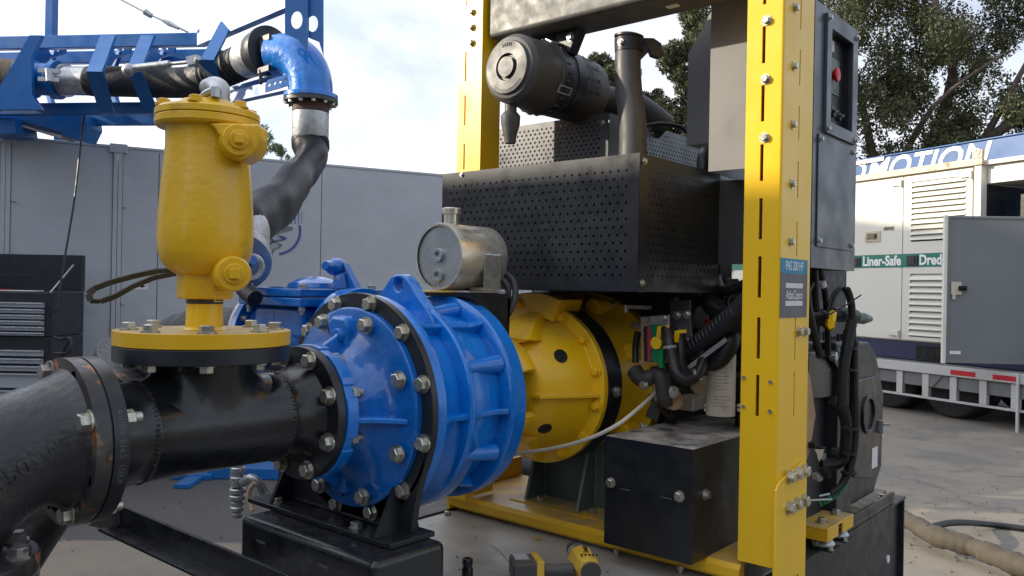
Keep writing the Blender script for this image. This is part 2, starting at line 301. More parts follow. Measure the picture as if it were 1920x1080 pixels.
    def build(s,name,m,parent=None,bev=0,smooth=True,ang=35,rec=True,**props):
        me=bpy.data.meshes.new(name)
        off=parent_loc(parent)
        c=Vector((0,0,0))
        if parent is None and 'origin' in props: c=V(props.pop('origin'))
        me.from_pydata([(x-off.x-c.x,y-off.y-c.y,z-off.z-c.z) for x,y,z in s.v],[],s.f)
        if rec:
            bm=bmesh.new(); bm.from_mesh(me); bmesh.ops.remove_doubles(bm,verts=bm.verts,dist=1e-5); bmesh.ops.recalc_face_normals(bm,faces=bm.faces); bm.to_mesh(me); bm.free()
        me.materials.append(M[m] if isinstance(m,str) else m)
        if smooth: me.shade_smooth(); me.set_sharp_from_angle(angle=math.radians(ang))
        o=bpy.data.objects.new(name,me); COL.objects.link(o); o.parent=parent; o.location=c
        if bev:
            b=o.modifiers.new('bevel','BEVEL'); b.width=bev; b.segments=2; b.limit_method='ANGLE'; b.angle_limit=math.radians(50); b.harden_normals=True
        for k,v in props.items(): o[k]=v
        return o
def parent_loc(p):
    v=Vector((0,0,0))
    while p is not None: v+=p.location; p=p.parent
    return v
def thing(name,label,cat,loc,group=None):
    o=bpy.data.objects.new(name,None); COL.objects.link(o); o.location=V(loc); o.empty_display_size=.1
    o['label']=label; o['category']=cat
    if group: o['group']=group
    return o
def tag(o,label,cat,group=None):
    o['label']=label; o['category']=cat
    if group: o['group']=group
    return o
# shared bolt meshes: unit = metres for an M20 bolt, scaled per copy
def boltmesh(kind,m):
    b=MB()
    if kind=='hex':   # washer + hex head
        b.lathe([(0,.0195),(.0035,.0195)],(0,0,0),(0,0,1),20); b.lathe([(.0035,.0150),(.0150,.0150),(.0165,.0128)],(0,0,0),(0,0,1),6)
    if kind=='stud':  # nut with thread end
        b.lathe([(0,.0150),(.016,.0150),(.0175,.013)],(0,0,0),(0,0,1),6); b.lathe([(.0175,.0095),(.030,.0095),(.031,.008)],(0,0,0),(0,0,1),14)
    if kind=='socket':
        b.lathe([(0,.012),(.010,.012),(.010,.006),(.004,.006),(.004,0)],(0,0,0),(0,0,1),16)
    me=bpy.data.meshes.new('bolt'); bm=bmesh.new()
    me.from_pydata(b.v,[],b.f); bm.from_mesh(me); bmesh.ops.recalc_face_normals(bm,faces=bm.faces); bm.to_mesh(me); bm.free()
    me.materials.append(M[m]); me.shade_smooth(); me.set_sharp_from_angle(angle=math.radians(30)); return me
BM={}
def bolt(parent,pos,d,sc=1.,kind='hex',m='zinc',name='bolt',spin=None):
    k=(kind,m)
    if k not in BM: BM[k]=boltmesh(*k)
    o=bpy.data.objects.new(name,BM[k]); COL.objects.link(o); o.parent=parent
    q=V(d).to_track_quat('Z','Y') @ Matrix.Rotation(random.uniform(0,1) if spin is None else spin,3,'Z').to_quaternion()
    o.rotation_mode='QUATERNION'; o.rotation_quaternion=q; o.location=V(pos)-parent_loc(parent); o.scale=(sc,sc,sc); return o
def text(parent,s,name,m,size,fn,ext=.001,shear=0,bold=0,align='CENTER',sx=1.):
    """letters as thin solid geometry; fn maps (u along the text, v up, w out of the surface) to world"""
    cu=bpy.data.curves.new('t','FONT'); cu.body=s; cu.size=size; cu.align_x=align; cu.align_y='CENTER'; cu.extrude=ext/2; cu.shear=shear; cu.offset=bold; cu.resolution_u=3
    to=bpy.data.objects.new('t',cu); COL.objects.link(to); bpy.context.view_layer.update()
    me=bpy.data.meshes.new_from_object(to.evaluated_get(bpy.context.evaluated_depsgraph_get())); bpy.data.objects.remove(to); bpy.data.curves.remove(cu)
    off=parent_loc(parent)
    for v in me.vertices: v.co=V(fn(v.co.x*sx,v.co.y,v.co.z+ext/2))-off
    me.materials.clear(); me.materials.append(M[m]); me.name=name
    o=bpy.data.objects.new(name,me); COL.objects.link(o); o.parent=parent; return o
def cap(parent,name,m,loops,d,bev=0):
    """flat plate with round or shaped holes: loops[0] outline, others holes (3-D points in one plane), thickness vector d"""
    bm=bmesh.new(); off=parent_loc(parent); d=V(d); rows=[]
    for k in(0,1):
        es=[]; R_=[]
        for L_ in loops:
            vv=[bm.verts.new(V(p)+d*k-off) for p in L_]; R_.append(vv); es+=[bm.edges.new((vv[i],vv[(i+1)%len(vv)])) for i in range(len(vv))]
        bmesh.ops.triangle_fill(bm,use_beauty=True,use_dissolve=False,edges=es); rows.append(R_)
    for l0,l1 in zip(*rows):
        for i in range(len(l0)): j=(i+1)%len(l0); bm.faces.new((l0[i],l0[j],l1[j],l1[i]))
    bmesh.ops.recalc_face_normals(bm,faces=bm.faces); me=bpy.data.meshes.new(name); bm.to_mesh(me); bm.free(); me.materials.append(M[m]); me.shade_smooth(); me.set_sharp_from_angle(angle=math.radians(30))
    o=bpy.data.objects.new(name,me); COL.objects.link(o); o.parent=parent
    if bev: b=o.modifiers.new('bevel','BEVEL'); b.width=bev; b.segments=2; b.limit_method='ANGLE'; b.angle_limit=math.radians(45)
    return o
def circle3(c,x,y,r,n=20): return [V(c)+V(x)*(r*math.cos(2*math.pi*k/n))+V(y)*(r*math.sin(2*math.pi*k/n)) for k in range(n)]
def struct(o): o['kind']='structure'; return o
def on_plane(ax,px,py,v):
    a=(px-960)/1530; b_=(py-540)/1530; w_=(ROLL*a-b_)/(1+ROLL*ROLL); u=a-ROLL*w_
    d=RT*u+FW+UPV*w_; t=(v-(CAMZ if ax==2 else 0))/d[ax]; return tuple(d*t+UPV*CAMZ)
# ================================================================= SETTING
g=MB(); g.add([(-300,-300,0),(300,-300,0),(300,300,0),(-300,300,0)],[(0,1,2,3)])
struct(g.build('ground','ground',smooth=False))
# ---- grey container wall on the left
def WL(s,n,z): return W(-4.23+.883*s+.47*n,6.75+.47*s-.883*n,z)
def cont(label,s0,s1,joints,fitting):
    t=thing('grey_container',label,'shipping container',WL((s0+s1)/2,0,0),'grey containers walling the yard')
    b=MB(WL); b.box((s0+.02,-2.4,.10),(s1-.02,-.03,2.86)); b.build('container_body','wallgrey',t,bev=.008)
    js=[s0+.035]+joints+[s1-.035]
    for a,c in zip(js[:-1],js[1:]):
        b=MB(WL); b.box((a+.003,-.03,.2),(c-.003,-.006,2.862)); b.build('wall_panel','wallgrey',t,bev=.003)
    b=MB(WL); b.box((s0,-.05,.12),(s0+.035,.010,2.875)); b.build('corner_post','wallgrey',t,bev=.004)
    b=MB(WL); b.box((s1-.035,-.05,.12),(s1,.010,2.875)); b.build('corner_post','wallgrey',t,bev=.004)
    b=MB(WL); b.box((s0+.035,-.05,2.863),(s1-.035,.0,2.887)); b.build('top_rail','wallgrey',t,bev=.004)
    b=MB(WL); b.box((s0+.035,-.05,.12),(s1-.035,.004,.2)); b.build('bottom_rail','wallgrey',t,bev=.004)
    for q in (s0-.003,s1-.07):
        b=MB(WL); b.box((q,-.1,2.82),(q+.073,.014,2.90)); b.build('corner_casting','wallgrey',t,bev=.006)
    for z in (.9,1.5,2.35):
        b=MB(WL); b.bar((s0+.04,.004,z),(s0+.07,.004,z),.02,.012); b.build('hinge_pin','wallgrey',t)
    return t
cont('grey container wall section at the left edge behind the black tool chest',-3.0,.02,[-2.0,-1.0],0)
cont('narrow grey container section behind the tool chest cable',.022,.857,[],0)
cw=cont('long grey container wall section carrying the round blue river logo',.86,6.2,[1.19,2.66,4.2,5.2],0)
# logo print on the wall (right half is what shows beside the hose)
PX=.0051; LS,LZ=2.227,2.21
lg=thing('wall_logo','round printed logo with bars, river and blue arc on the grey container wall','logo',WL(LS,-.01,LZ))
def lpoly(b,pts,k=0): b.prism([WL(LS+(x-517)*PX,-.0045+.0006*k,LZ-(y-431)*PX) for x,y in pts],WL(0,.0012,0)-WL(0,0,0))
for i,(x,wd,tp,bt) in enumerate([(487,5,400,421),(494,5,397,421),(501,5,395,421),(508,5,394,421),(514,4.5,393,422),(520,4.2,393,422.5),(526.5,4,393,421),(532.7,3.6,393.5,420),(539,3,394,419),(545.5,2.4,394.5,418),(552,1.8,394,417.5),(558.3,1.4,393,417),(564.5,.9,393,416)]):
    b=MB(); lpoly(b,[(x-wd/2,tp),(x+wd/2,tp-.4),(x+wd/2,bt-.5),(x-wd/2,bt)]); b.build('logo_bar','logo_blue',lg,smooth=False)
def arcp(a0,a1,r0,r1,n=16):
    o=[];i=[]
    for k in range(n+1):
        a=math.radians(a0+(a1-a0)*k/n); ww=r1
        o.append((517+ww*math.cos(a),431-ww*math.sin(a))); i.append((517+r0*math.cos(a),431-r0*math.sin(a)))
    return o+i[::-1]
for a0,a1 in ((16,-82),(197,262)):
    b=MB(); lpoly(b,arcp(a0,a1,41.5,48.5)); b.build('logo_arc_edge','logo_pale',lg,smooth=False)
    b=MB(); lpoly(b,arcp(a0-1,a1+1,42.8,47),1); b.build('logo_arc','logo_blue',lg,smooth=False)
for nm,mm,pts in (('logo_leaf','logo_grey',[(505,441),(517,436),(526,433),(529,429),(528,424),(537,422),(546,423),(550,426),(546,430),(536,433),(524,437),(512,442)]),
    ('logo_river_band','logo_pale',[(495,452),(507,444),(522,441),(529,446),(520,452),(505,457),(503,462),(512,466),(522,462),(521,456),(514,456),(505,453)]),
    ('logo_river','logo_blue',[(518,440.5),(530,441),(538,445),(533,449),(521,452),(511,456),(506,460),(509,465),(500,464),(494,459),(500,455),(512,452),(521,448),(524,444)]),
    ('logo_river','logo_grey',[(519,454),(527,456),(530,459),(525,464),(515,468),(511,478),(509,471),(512,466),(520,461),(521,457)])):
    b=MB(); lpoly(b,pts,2); b.build(nm,mm,lg,smooth=False)
sg=thing('notice_sticker','small white sticker with a black pointing hand on the grey wall','sticker',WL(1.06,-.01,1.655))
b=MB(WL); b.box((1.005,-.0055,1.625),(1.115,-.0035,1.685)); b.build('sticker_sheet','paper',sg,smooth=False)
b=MB(); b.prism([WL(1.02+x*.08,-.0033,1.64+y*.03) for x,y in ((0,.3),(.5,.3),(.5,0),(1,.5),(.5,1),(.5,.7),(0,.7))],WL(0,.0008,0)-WL(0,0,0)); b.build('arrow_print','black',sg,smooth=False)
# ---- unseen buildings added off frame: two shade the yard, the tan one dims reflections
def shade_shed(label,r0,r1,d0,d1,h,g,pitch=0.):
    t=thing('shade_warehouse',label,'building',W((r0+r1)/2,(d0+d1)/2,0),g)
    n=int((d1-d0)/.9); sl=pitch; dm=(d0+d1)/2; hr=h+sl*(d1-dm)
    b=MB(W); b.prism([(r0,d0,0),(r0,d1,0),(r0,d1,h),(r0,dm,hr),(r0,d0,h)],(r1-r0,0,0)); b.build('wall','wallgrey',t,smooth=False)
    for da,ha,db,hb in ((d0-.15,h-.15*sl,dm,hr),(dm,hr,d1+.15,h-.15*sl)):
        b=MB(W); b.prism([(r0-.15,da,ha+.002),(r0-.15,db,hb+.002),(r0-.15,db,hb+.10),(r0-.15,da,ha+.10)],(r1-r0+.3,0,0)); b.build('roof_slope','galv',t,smooth=False)
    for k in range(n):
        b=MB(W); b.box((r1,d0+.2+k*.9,0),(r1+.05,d0+.32+k*.9,h-.05)); b.build('wall_rib','wallgrey',t,smooth=False)
    b=MB(W); b.box((r1+.051,(d0+d1)/2-1.5,0),(r1+.10,(d0+d1)/2+1.5,3.2)); b.build('roller_door','drawer',t,smooth=False)
shade_shed('unseen grey ribbed building left of the photographer, shaped to shade the yard',-17,-8.2,-9,4.4,4.25,'unseen buildings that shade the yard',.40)
shade_shed('unseen tall grey building beyond the container wall, added to shade the generator',-22,-13.2,9.2,16.5,9.45,'unseen buildings that shade the yard')
sh_=thing('reflection_blocker','unseen wide tan building behind the photographer, added to darken reflections','building',W(2,-12,0),'unseen buildings added to darken reflections')  # unseen building added behind the camera to deepen contrast and reflections
b=MB(W); b.box((-7.5,-20,0),(16,-10.5,5.0)); b.build('wall','shed_tan',sh_,smooth=False)
b=MB(W); b.box((-7.8,-20.3,5.005),(16.3,-10.1,5.2)); b.build('roof','galv',sh_,smooth=False)
for r0_ in (-5.5,-.5,4.5,9.5):
    b=MB(W); b.box((r0_,-10.495,0),(r0_+3.6,-10.44,4.0)); b.build('roller_door','chest',sh_,smooth=False)
# ---- tool chest
tc_=thing('tool_chest','black roller tool chest with open lid and bright drawers by the grey wall','tool chest',W(-3.86,6.45,0))
b=MB(W); b.box((-4.25,6.2,.16),(-3.49,6.66,1.262)); b.build('lower_cabinet','chest',tc_,bev=.006)
b=MB(W); b.box((-4.25,6.2,1.266),(-3.49,6.66,1.60)); b.build('upper_cabinet','chest',tc_,bev=.006)
ld=MB(W); ld.box((-4.25,6.60,1.604),(-3.485,6.66,1.90)); ld.box((-4.25,6.35,1.604),(-4.235,6.60,1.70)); ld.box((-4.25,6.598,1.72),(-3.49,6.602,1.73)); ld.build('open_lid','chest',tc_,bev=.004)
b=MB(W); b.bar((-3.53,6.24,1.60),(-3.53,6.56,1.82),.008,.008); b.build('lid_stay','drawer_lip',tc_)
zs=[1.527,1.477,1.433,1.388,1.344,1.30,1.262]
for a,c in list(zip(zs[:-1],zs[1:]))+list(zip([1.166,1.102,1.045,.988,.86,.62,.40],[1.108,1.051,.994,.866,.626,.406,.20])):
    b=MB(W); b.box((-4.22,6.18,c+.008),(-3.545,6.199,a-.006)); d=b.build('drawer','drawer',tc_,bev=.003)
    b=MB(W); b.prism([(-4.22,6.181,a-.004),(-4.22,6.158,a-.004),(-4.22,6.158,a-.012),(-4.22,6.181,a-.018)],(.675,0,0)); b.build('drawer_lip','drawer_lip',d,smooth=False)
b=MB(W); b.cyl((-3.95,6.19,1.214),(-3.95,6.203,1.214),.012); b.build('lock','drawer_lip',tc_)
b=MB(W); b.cyl((-3.95,6.19,1.568),(-3.95,6.203,1.568),.012); b.build('lock','drawer_lip',tc_)
for r in(-4.15,-3.6):
    for d_ in (6.25,6.6):
        b=MB(W); b.lathe([(-.025,.03),(-.02,.07),(.02,.07),(.025,.03)],(r,d_,.072),(1,0,0),20); b.build('caster','rubber',tc_)
hk=MB(); hk.tube([(-6.617,2.437,1.266),(-6.568,2.479,1.252),(-6.490,2.505,1.263),(-6.462,2.503,1.193),(-6.485,2.483,1.152),(-6.577,2.431,1.145)],.012); hk.tube([(-6.481,2.487,1.240),(-6.498,2.472,1.180),(-6.559,2.486,1.107)],.012)
hk.build('side_handle','black_satin',tc_)
o=MB(W); o.box((-4.1,6.28,1.604),(-3.93,6.4,1.618)); o=o.build('red_notebook','red',bev=.003,origin=W(-4.0,6.3,1.6)); tag(o,'red notebook lying on top of the tool chest','notebook')
o=MB(W); o.box((-3.92,6.25,1.604),(-3.68,6.42,1.612)); o=o.build('paper_pad','paper',bev=.002,origin=W(-3.8,6.3,1.6)); tag(o,'white paper pad on top of the black tool chest','paper pad')
o=MB(W); o.lathe([(0,.02),(.012,.024),(.045,.024),(.05,.018)],(-3.99,6.26,1.62),(0,0,1),18); o=o.build('tape_roll','cream',origin=W(-3.99,6.26,1.62)); tag(o,'small pale tape roll standing among papers on the tool chest','tape roll')
# ---- overhead cable from the boom to the chest
cb=MB(); cb.tube([(-6.726,2.672,2.997),(-6.795,2.679,2.809),(-6.774,2.631,2.347),(-6.718,2.547,1.883),(-6.655,2.469,1.498),(-6.664,2.462,1.458)],.008,8); o=cb.build('hanging_cable','rubber',origin=(-6.6,2.6,1.5)); tag(o,'thin black cable hanging from the blue boom down to the tool chest','cable')
# ================================================================= BLUE HOSE BOOM
bo=thing('hose_boom','blue steel lattice boom carrying a black discharge hose above the grey wall','hose boom',(-7.276,2.860,2.886))
def G(s,n,z): # along the boom to the left, n away from the camera
    return W(-2.4-s,6.2+.12*s+n,z)
for n,nm in((0,'front'),(.42,'rear')):
    b=MB(G); b.box((0,n,3.50),(3.6,n+.06,3.60)); b.build('top_chord','blue_steel',bo,bev=.006)
    b=MB(G); b.box((.05,n,2.985),(3.6,n+.06,3.075)); b.build('bottom_chord','blue_steel',bo,bev=.006)
b=MB(G); b.box((1.27,.1,3.60),(1.34,.18,5.4)); b.build('mast_post','blue_steel',bo,bev=.005)
# hangers: each bends out around the hose
def hanger(top,knee,bot,wd,tt=6.12,tk=5.80):
    b=MB(); P3=[V(P_at(*top,tt)),V(P_at(*knee,tk)),V(P_at(*bot,tt))]
    for p,q in zip(P3[:-1],P3[1:]): 
        side=(RT*wd)
        b.prism([p-side/2,p+side/2,q+side/2,q-side/2],FW*.03)
    b.build('hanger_plate','blue_steel',bo,smooth=False)
def P_at(px,py,t):
    a=(px-960)/1530;bb=(py-540)/1530; w_=(ROLL*a-bb)/(1+ROLL*ROLL); u=a-ROLL*w_
    return tuple(RT*(u*t)+FW*t+Vector((0,0,CAMZ+w_*t)))
hanger((202,66),(176,134),(200,212),.11)
hanger((276,66),(250,132),(284,212),.10)
hanger((425,40),(388,112),(416,188),.09,5.85,5.55)
b=MB(); b.prism([P_at(x,y,6.0) for x,y in ((55,66),(78,66),(58,108),(60,178),(78,205),(0,205),(-40,215),(-40,190),(0,160),(30,110))],FW*.04); b.build('end_plate','blue_steel',bo,smooth=False)
for x in (222,305,100):   # rear gussets with round holes
    c=V(P_at(x,93,6.55)); cap(bo,'gusset','blue_steel',[[c+RT*.12+UPV*.09,c-RT*.14+UPV*.09,c-RT*.18-UPV*.16,c-RT*.10-UPV*.19,c-RT*.03-UPV*.07,c+RT*.09-UPV*.03],circle3(c,RT,UPV,.042)],FW*.02)
    b=MB(); b.bar(P_at(x+4,92,6.6),P_at(x-16,150,6.8),.03,.07); b.bar(P_at(x-16,150,6.8),P_at(x,205,6.6),.03,.07); b.build('rear_hanger','blue_steel',bo)
# foot
b=MB(); b.prism([P_at(x,y,6.6) for x,y in ((-30,214),(160,214),(163,236),(150,262),(126,256),(70,243),(20,226),(-30,222))],FW*.25); b.build('foot_gusset','blue_steel',bo,smooth=False)
b=MB(WL); b.box((.36,-.5,2.905),(.62,-.10,2.93)); b.build('foot_plate','blue_steel',bo)
b=MB(); b.prism([P_at(x,y,6.5) for x,y in ((-30,218),(26,221),(30,250),(-30,250))],FW*.3); b.build('base_block','blue_steel',bo,smooth=False)
b=MB(); b.bar(P_at(30,229,6.7),P_at(128,258,6.7),.2,.05); b.build('base_rail','cream',bo)
# outer section turned towards the camera
def chord(a,b_,ta,tb,h,name,m='blue_steel',wd=.06):
    q=MB(); q.bar(P_at(*a,ta),P_at(*b_,tb),wd,h); q.build(name,m,bo,bev=.004)
chord((376,76),(560,-4),6.1,5.3,.095,'top_chord'); chord((376,66),(560,-18),6.5,5.7,.07,'top_chord')
chord((350,202),(548,158),6.15,5.35,.085,'bottom_chord'); chord((370,192),(556,140),6.5,5.7,.07,'bottom_chord')
o0=V(P_at(497,173,5.25)); ux=(V(P_at(548,158,5.18))-o0).normalized(); cap(bo,'drilled_plate','blue_steel',[[o0,o0+ux*.19,o0+ux*.19+UPV*.075,o0+ux*.02+UPV*.075,o0+UPV*.05]]+[circle3(o0+ux*(.03+.043*k)+UPV*.04,ux,UPV,.011,12) for k in range(4)],FW*.012)
c=V(P_at(556,37,5.05)); cap(bo,'head_plate','blue_steel',[[P_at(x,y,5.05) for x,y in ((534,-25),(577,-25),(577,95),(556,72),(534,62))],circle3(c,RT*.65,UPV,.056,24)],FW*.012)
c=V(P_at(586,44,5.09)); cap(bo,'head_plate','blue_steel',[[P_at(x,y,5.09) for x,y in ((578,-25),(606,-25),(606,104),(598,78),(578,70))],circle3(c,RT*.65,UPV,.052,24)],FW*.012)
# adjusting strut
b=MB(); b.tube([P_at(240,130,5.7),P_at(262,127,5.7)],.028,10); b.cyl(P_at(258,127,5.7),P_at(318,120,5.65),.026); b.cyl(P_at(318,120,5.65),P_at(358,116,5.6),.013); b.sphere(P_at(241,131,5.7),.045); b.box_=None
b.build('adjusting_strut','galv',bo)
b=MB(); b.bar(P_at(352,116,5.6),P_at(372,112,5.6),.05,.06); b.cyl(P_at(372,108,5.55),P_at(366,122,5.62),.02); b.bar(P_at(372,116,5.6),P_at(408,152,5.7),.03,.05); b.build('strut_clevis','galv',bo)
# guy wire with turnbuckle
gw=MB(); gw.tube([P_at(205,-12,6.2),P_at(278,26,6.15),P_at(322,46,6.1),P_at(352,60,6.1)],.008,6,smooth=False); gw.tube([P_at(272,22,6.15),P_at(284,30,6.15)],[.025,.02],8,smooth=False); gw.tube([P_at(305,38,6.12),P_at(318,44,6.12),P_at(335,53,6.1)],[.012,.022,.012],8,smooth=False)
o=gw.build('guy_wire','zinc_grey',origin=P_at(278,26,6.15)); tag(o,'thin steel guy wire with a turnbuckle running up from the blue boom','wire')
# ---- hose line along the boom
hl=thing('boom_hose','black discharge hose lying inside the blue boom with clamped steel couplings','hose',P_at(300,152,6.1))
P=P_at
b=MB(); b.tube([P(-60,140,6.25),P(40,146,6.2)],.135,20); b.build('canvas_sleeve','hose_pale',hl)
b=MB(); b.lathe([(0,.14),(.10,.145),(.12,.12),(.24,.12),(.26,.145),(.30,.145)],P(40,147,6.2),V(P(128,151,6.18))-V(P(40,147,6.2)),28); b.build('coupling','blue_steel',hl)
b=MB(); b.bar(P(72,132,5.98),P(112,134,5.98),.02,.03); b.bar(P(72,148,5.98),P(112,150,5.98),.02,.03); b.bar(P(92,128,5.97),P(94,152,5.97),.05,.02); b.build('coupling_lever','galv',hl)
b=MB(); b.cyl(P(112,151,6.2),P(172,152,6.15),.108,seg=28); b.lathe([(0,.108),(0,.125),(.02,.125),(.02,.108)],P(122,151,6.2),V(P(172,152,6.15))-V(P(122,151,6.2)),28); b.build('steel_pipe','galv',hl)
hp=[P(170,152,6.15),P(230,153,6.1),P(300,155,6.1),P(350,154,6.05),P(385,145,5.95),P(420,130,5.8),P(462,112,5.6)]
b=MB(); b.tube(hp,.112,28,n=8); b.build('hose_body','rubber_rib',hl)
b=MB()
for k in range(9):
    t=k/8; x=392+62*t; y=143-26*t; tt=5.92-.28*t; p=V(P(x,y,tt)); q=V(P(x+5,y-2.2,tt-.02)); b.lathe([(0,.113),(.012,.121),(.026,.113)],p,q-p,24)
b.build('hose_wrap','rubber_rib',hl)
ax=V(P(515,92,5.35))-V(P(455,113,5.62))
b=MB(); b.lathe([(0,.118),(.02,.128),(.19,.128),(.20,.118)],P(460,112,5.6),ax,28); b.build('ferrule','galv',hl)
b=MB(); b.lathe([(0,.135),(.03,.150),(.10,.150),(.12,.165),(.15,.165),(.16,.14)],P(484,103,5.5),ax,28); b.build('cam_coupling','black_satin',hl)
for yy in(-.11,.09):
    b=MB(); p=V(P(486,102,5.34))+UPV*yy; b.bar(p,p+ax.normalized()*.13,.02,.035); b.bar(p+ax.normalized()*.02,p+ax.normalized()*.04-FW*.02-UPV*.09,.02,.03); b.build('cam_lever','black_satin',hl)
# ---- blue elbow with flange
be=thing('discharge_elbow','blue ninety degree pipe elbow hanging at the end of the boom','pipe elbow',P(583,190,5.25))
c0=V(P(583,186,5.25)); pts=[];Rc=.25
hd=(V(P(500,96,5.42))-c0); hd.z=0; hd.normalize()
for k in range(13):
    a=math.radians(90*k/12); pts.append(c0+hd*(Rc*(1-math.cos(a)))+UPV*(Rc*math.sin(a)+.06))
b=MB(); b.tube([c0,c0+UPV*.06]+pts[1:]+[pts[-1]+hd*.05],.138,32,smooth=False); b.build('elbow_body','blue',be)
b=MB(); b.lathe([(0,.172),(.028,.172)],c0+UPV*0,(0,0,1),36); b.build('flange','blue',be,bev=.003)
b=MB(); b.lathe([(0,.172),(.026,.172)],c0-UPV*.028,(0,0,1),36); b.build('lower_flange','cast',be,bev=.003)
for k in range(12):
    a=2*math.pi*k/12; bolt(be,c0+Vector((.15*math.cos(a),.15*math.sin(a),-.028)),(0,0,-1),.9)
b=MB(); b.lathe([(0,.116),(.055,.118)],c0-UPV*.083,(0,0,1),32); b.build('rusty_collar',mat('rusty_collar',(.085,.04,.03),.7,0,.3,12),be)
b=MB(); b.lathe([(0,.111),(.012,.116),(.165,.116),(.17,.112)],c0-UPV*.255,(0,0,1),32); b.build('ferrule','galv',be)
# ---- lay-flat hose dropping to the pump
lf=thing('drop_hose','black kinked lay-flat hose dropping from the blue elbow to the pump','hose',P(540,350,4.4))
pts=[P(583,262,5.25),P(583,278,5.22),P(585,296,5.12),P(573,316,4.90),P(552,344,4.5),P(535,366,4.2),P(506,392,3.8),P(458,424,3.35),P(436,446,3.2)]
b=MB(); b.tube(pts,[.112,.112,.114,.122,.130,.130,.126,.116,.110],32,n=8,flat=lambda t:(1-.34*math.sin(math.pi*min(1,max(0,(t-.10)/.82)))**.7,1.0))
from mathutils import noise as mnoise
b.v=[tuple(V(p)+mnoise.noise_vector(V(p)*3.0)*.026) for p in b.v]
b.build('hose_body','hose_black',lf)
cd=(V(P(440,520,3.0))-V(P(448,436,3.25))).normalized()
b=MB(); b.lathe([(0,.118),(.015,.124),(.15,.124),(.16,.118),(.19,.118),(.20,.135),(.25,.135),(.255,.11)],P(446,428,3.27),cd,32); b.build('ferrule','galv',lf)
b=MB(); b.bar(P(470,470,3.0),P(466,510,2.95),.02,.04); b.cyl(P(450,495,3.0),P(474,487,2.9),.016); b.build('coupling_lever','blue_steel',lf)
b=MB(); b.ring(P(468,500,2.95),FW,.035,.05,.02,24); b.build('coupling_ring','galv',lf)
# ================================================================= TREES
def leaves(name,m,clumps,n,size,parent,seed=1,aspect=.55):
    rng=np.random.default_rng(seed); C=np.array([c[:3] for c in clumps]); Rr=np.array([c[3] for c in clumps]); wt=Rr**2.2; wt/=wt.sum()
    # sub clumps give light and dark masses and gaps
    sub=[]; 
    for i,c in enumerate(clumps):
        k=max(6,int(17*c[3]))
        v=rng.normal(size=(k,3)); v/=np.linalg.norm(v,axis=1)[:,None]; rad=c[3]*rng.uniform(.45,1.0,size=(k,1))
        sub.append(np.hstack([C[i]+v*rad*np.array([1,1,.8]),np.full((k,1),c[3]*.28)*rng.uniform(.6,1.25,(k,1))]))
    sub=np.vstack(sub); w2=sub[:,3]**2; w2/=w2.sum()
    idx=rng.choice(len(sub),n,p=w2); v=rng.normal(size=(n,3)); v/=np.linalg.norm(v,axis=1)[:,None]
    p=sub[idx,:3]+v*(sub[idx,3:4]*rng.uniform(.2,1,(n,1))**.5)
    a=rng.normal(size=(n,3)); a/=np.linalg.norm(a,axis=1)[:,None]; b=rng.normal(size=(n,3)); b-=a*(a*b).sum(1)[:,None]; b/=np.linalg.norm(b,axis=1)[:,None]
    s=size*rng.uniform(.6,1.3,(n,1)); L_=a*s; B_=b*s*aspect
    vs=np.stack([p-L_,p+B_*.8,p+L_,p-B_*.8],1).reshape(-1,3)-np.array(parent_loc(parent))
    me=bpy.data.meshes.new(name); me.vertices.add(4*n); me.vertices.foreach_set('co',vs.ravel()); me.loops.add(4*n); me.loops.foreach_set('vertex_index',np.arange(4*n,dtype=np.int32))
    me.polygons.add(n); me.polygons.foreach_set('loop_start',np.arange(0,4*n,4,dtype=np.int32)); me.update(calc_edges=True); me.materials.append(M[m])
    o=bpy.data.objects.new(name,me); COL.objects.link(o); o.parent=parent; return o
def tree(name,label,base,trunk,limbs,clumps,n,size,m='leaf',seed=1,tr=.35,aspect=.55):
    t=thing(name,label,'tree',base)
    b=MB(); b.tube([base]+trunk,[tr*1.3]+[tr*(1-.55*(i+1)/len(trunk)) for i in range(len(trunk))],12,n=3); b.build('trunk','bark',t)
    for l in limbs:
        b=MB(); b.tube(l[0],[l[1]*(1-.8*i/(len(l[0])-1)) for i in range(len(l[0]))],8,n=4); b.build('limb','bark',t)
    leaves('crown',m,[(*W(*c[:3]),c[3]) for c in clumps],n,size,t,seed,aspect); return t
# big oak, right
bs=W(13.5,27,0)
oakc=[(9.5,26,9.6,1.9),(10.2,25.5,7.2,1.8),(11.2,26,11.2,1.6),(12.2,25,6.2,1.5),(12.5,26,9.0,2.2),(13.6,26.5,12.0,2.3),(14.6,25.5,7.2,2.0),(15.2,27,10.4,1.7),(16.8,25.5,6.6,1.9),(17.2,26,11.9,1.7),(8.6,26,7.8,1.5),(21,27,5.6,1.6),(18.6,28,14,2.0),(10.6,28,12.8,2),(15.5,28.5,4.9,1.8),(11.5,28,5.0,1.5),(20.8,28,12.5,1.6)]
tree('oak_tree','large dark oak with spreading limbs behind the graphite control cabinet and white generator',bs,[W(13.3,27,2.5),W(13.0,27,4.2),W(13.4,26.8,6.5)],
 [([W(13,27,3.6),W(11.6,26,5.4),W(10.6,25,7.6),W(9.6,24.6,9.8)],.22),([W(13.2,26.8,4.6),W(14.6,25,6.6),W(16.5,24.2,8.0),W(18.6,24,8.8)],.24),([W(13.4,26.8,6),W(13.6,25.4,8.6),W(12.8,25,10.8),W(13.6,25,12.4)],.2),([W(14.4,25.2,6.4),W(15.2,24.4,8.6),W(16.0,24.2,10.4)],.13),([W(12,26.3,5),W(12.6,24.6,7.4),W(14.4,24,8.9)],.12),([W(13.2,26.8,4.2),W(15.4,24.6,5.3),W(18.2,24,6.2)],.14)],
 oakc,170000,.062,'leaf',3,.42)
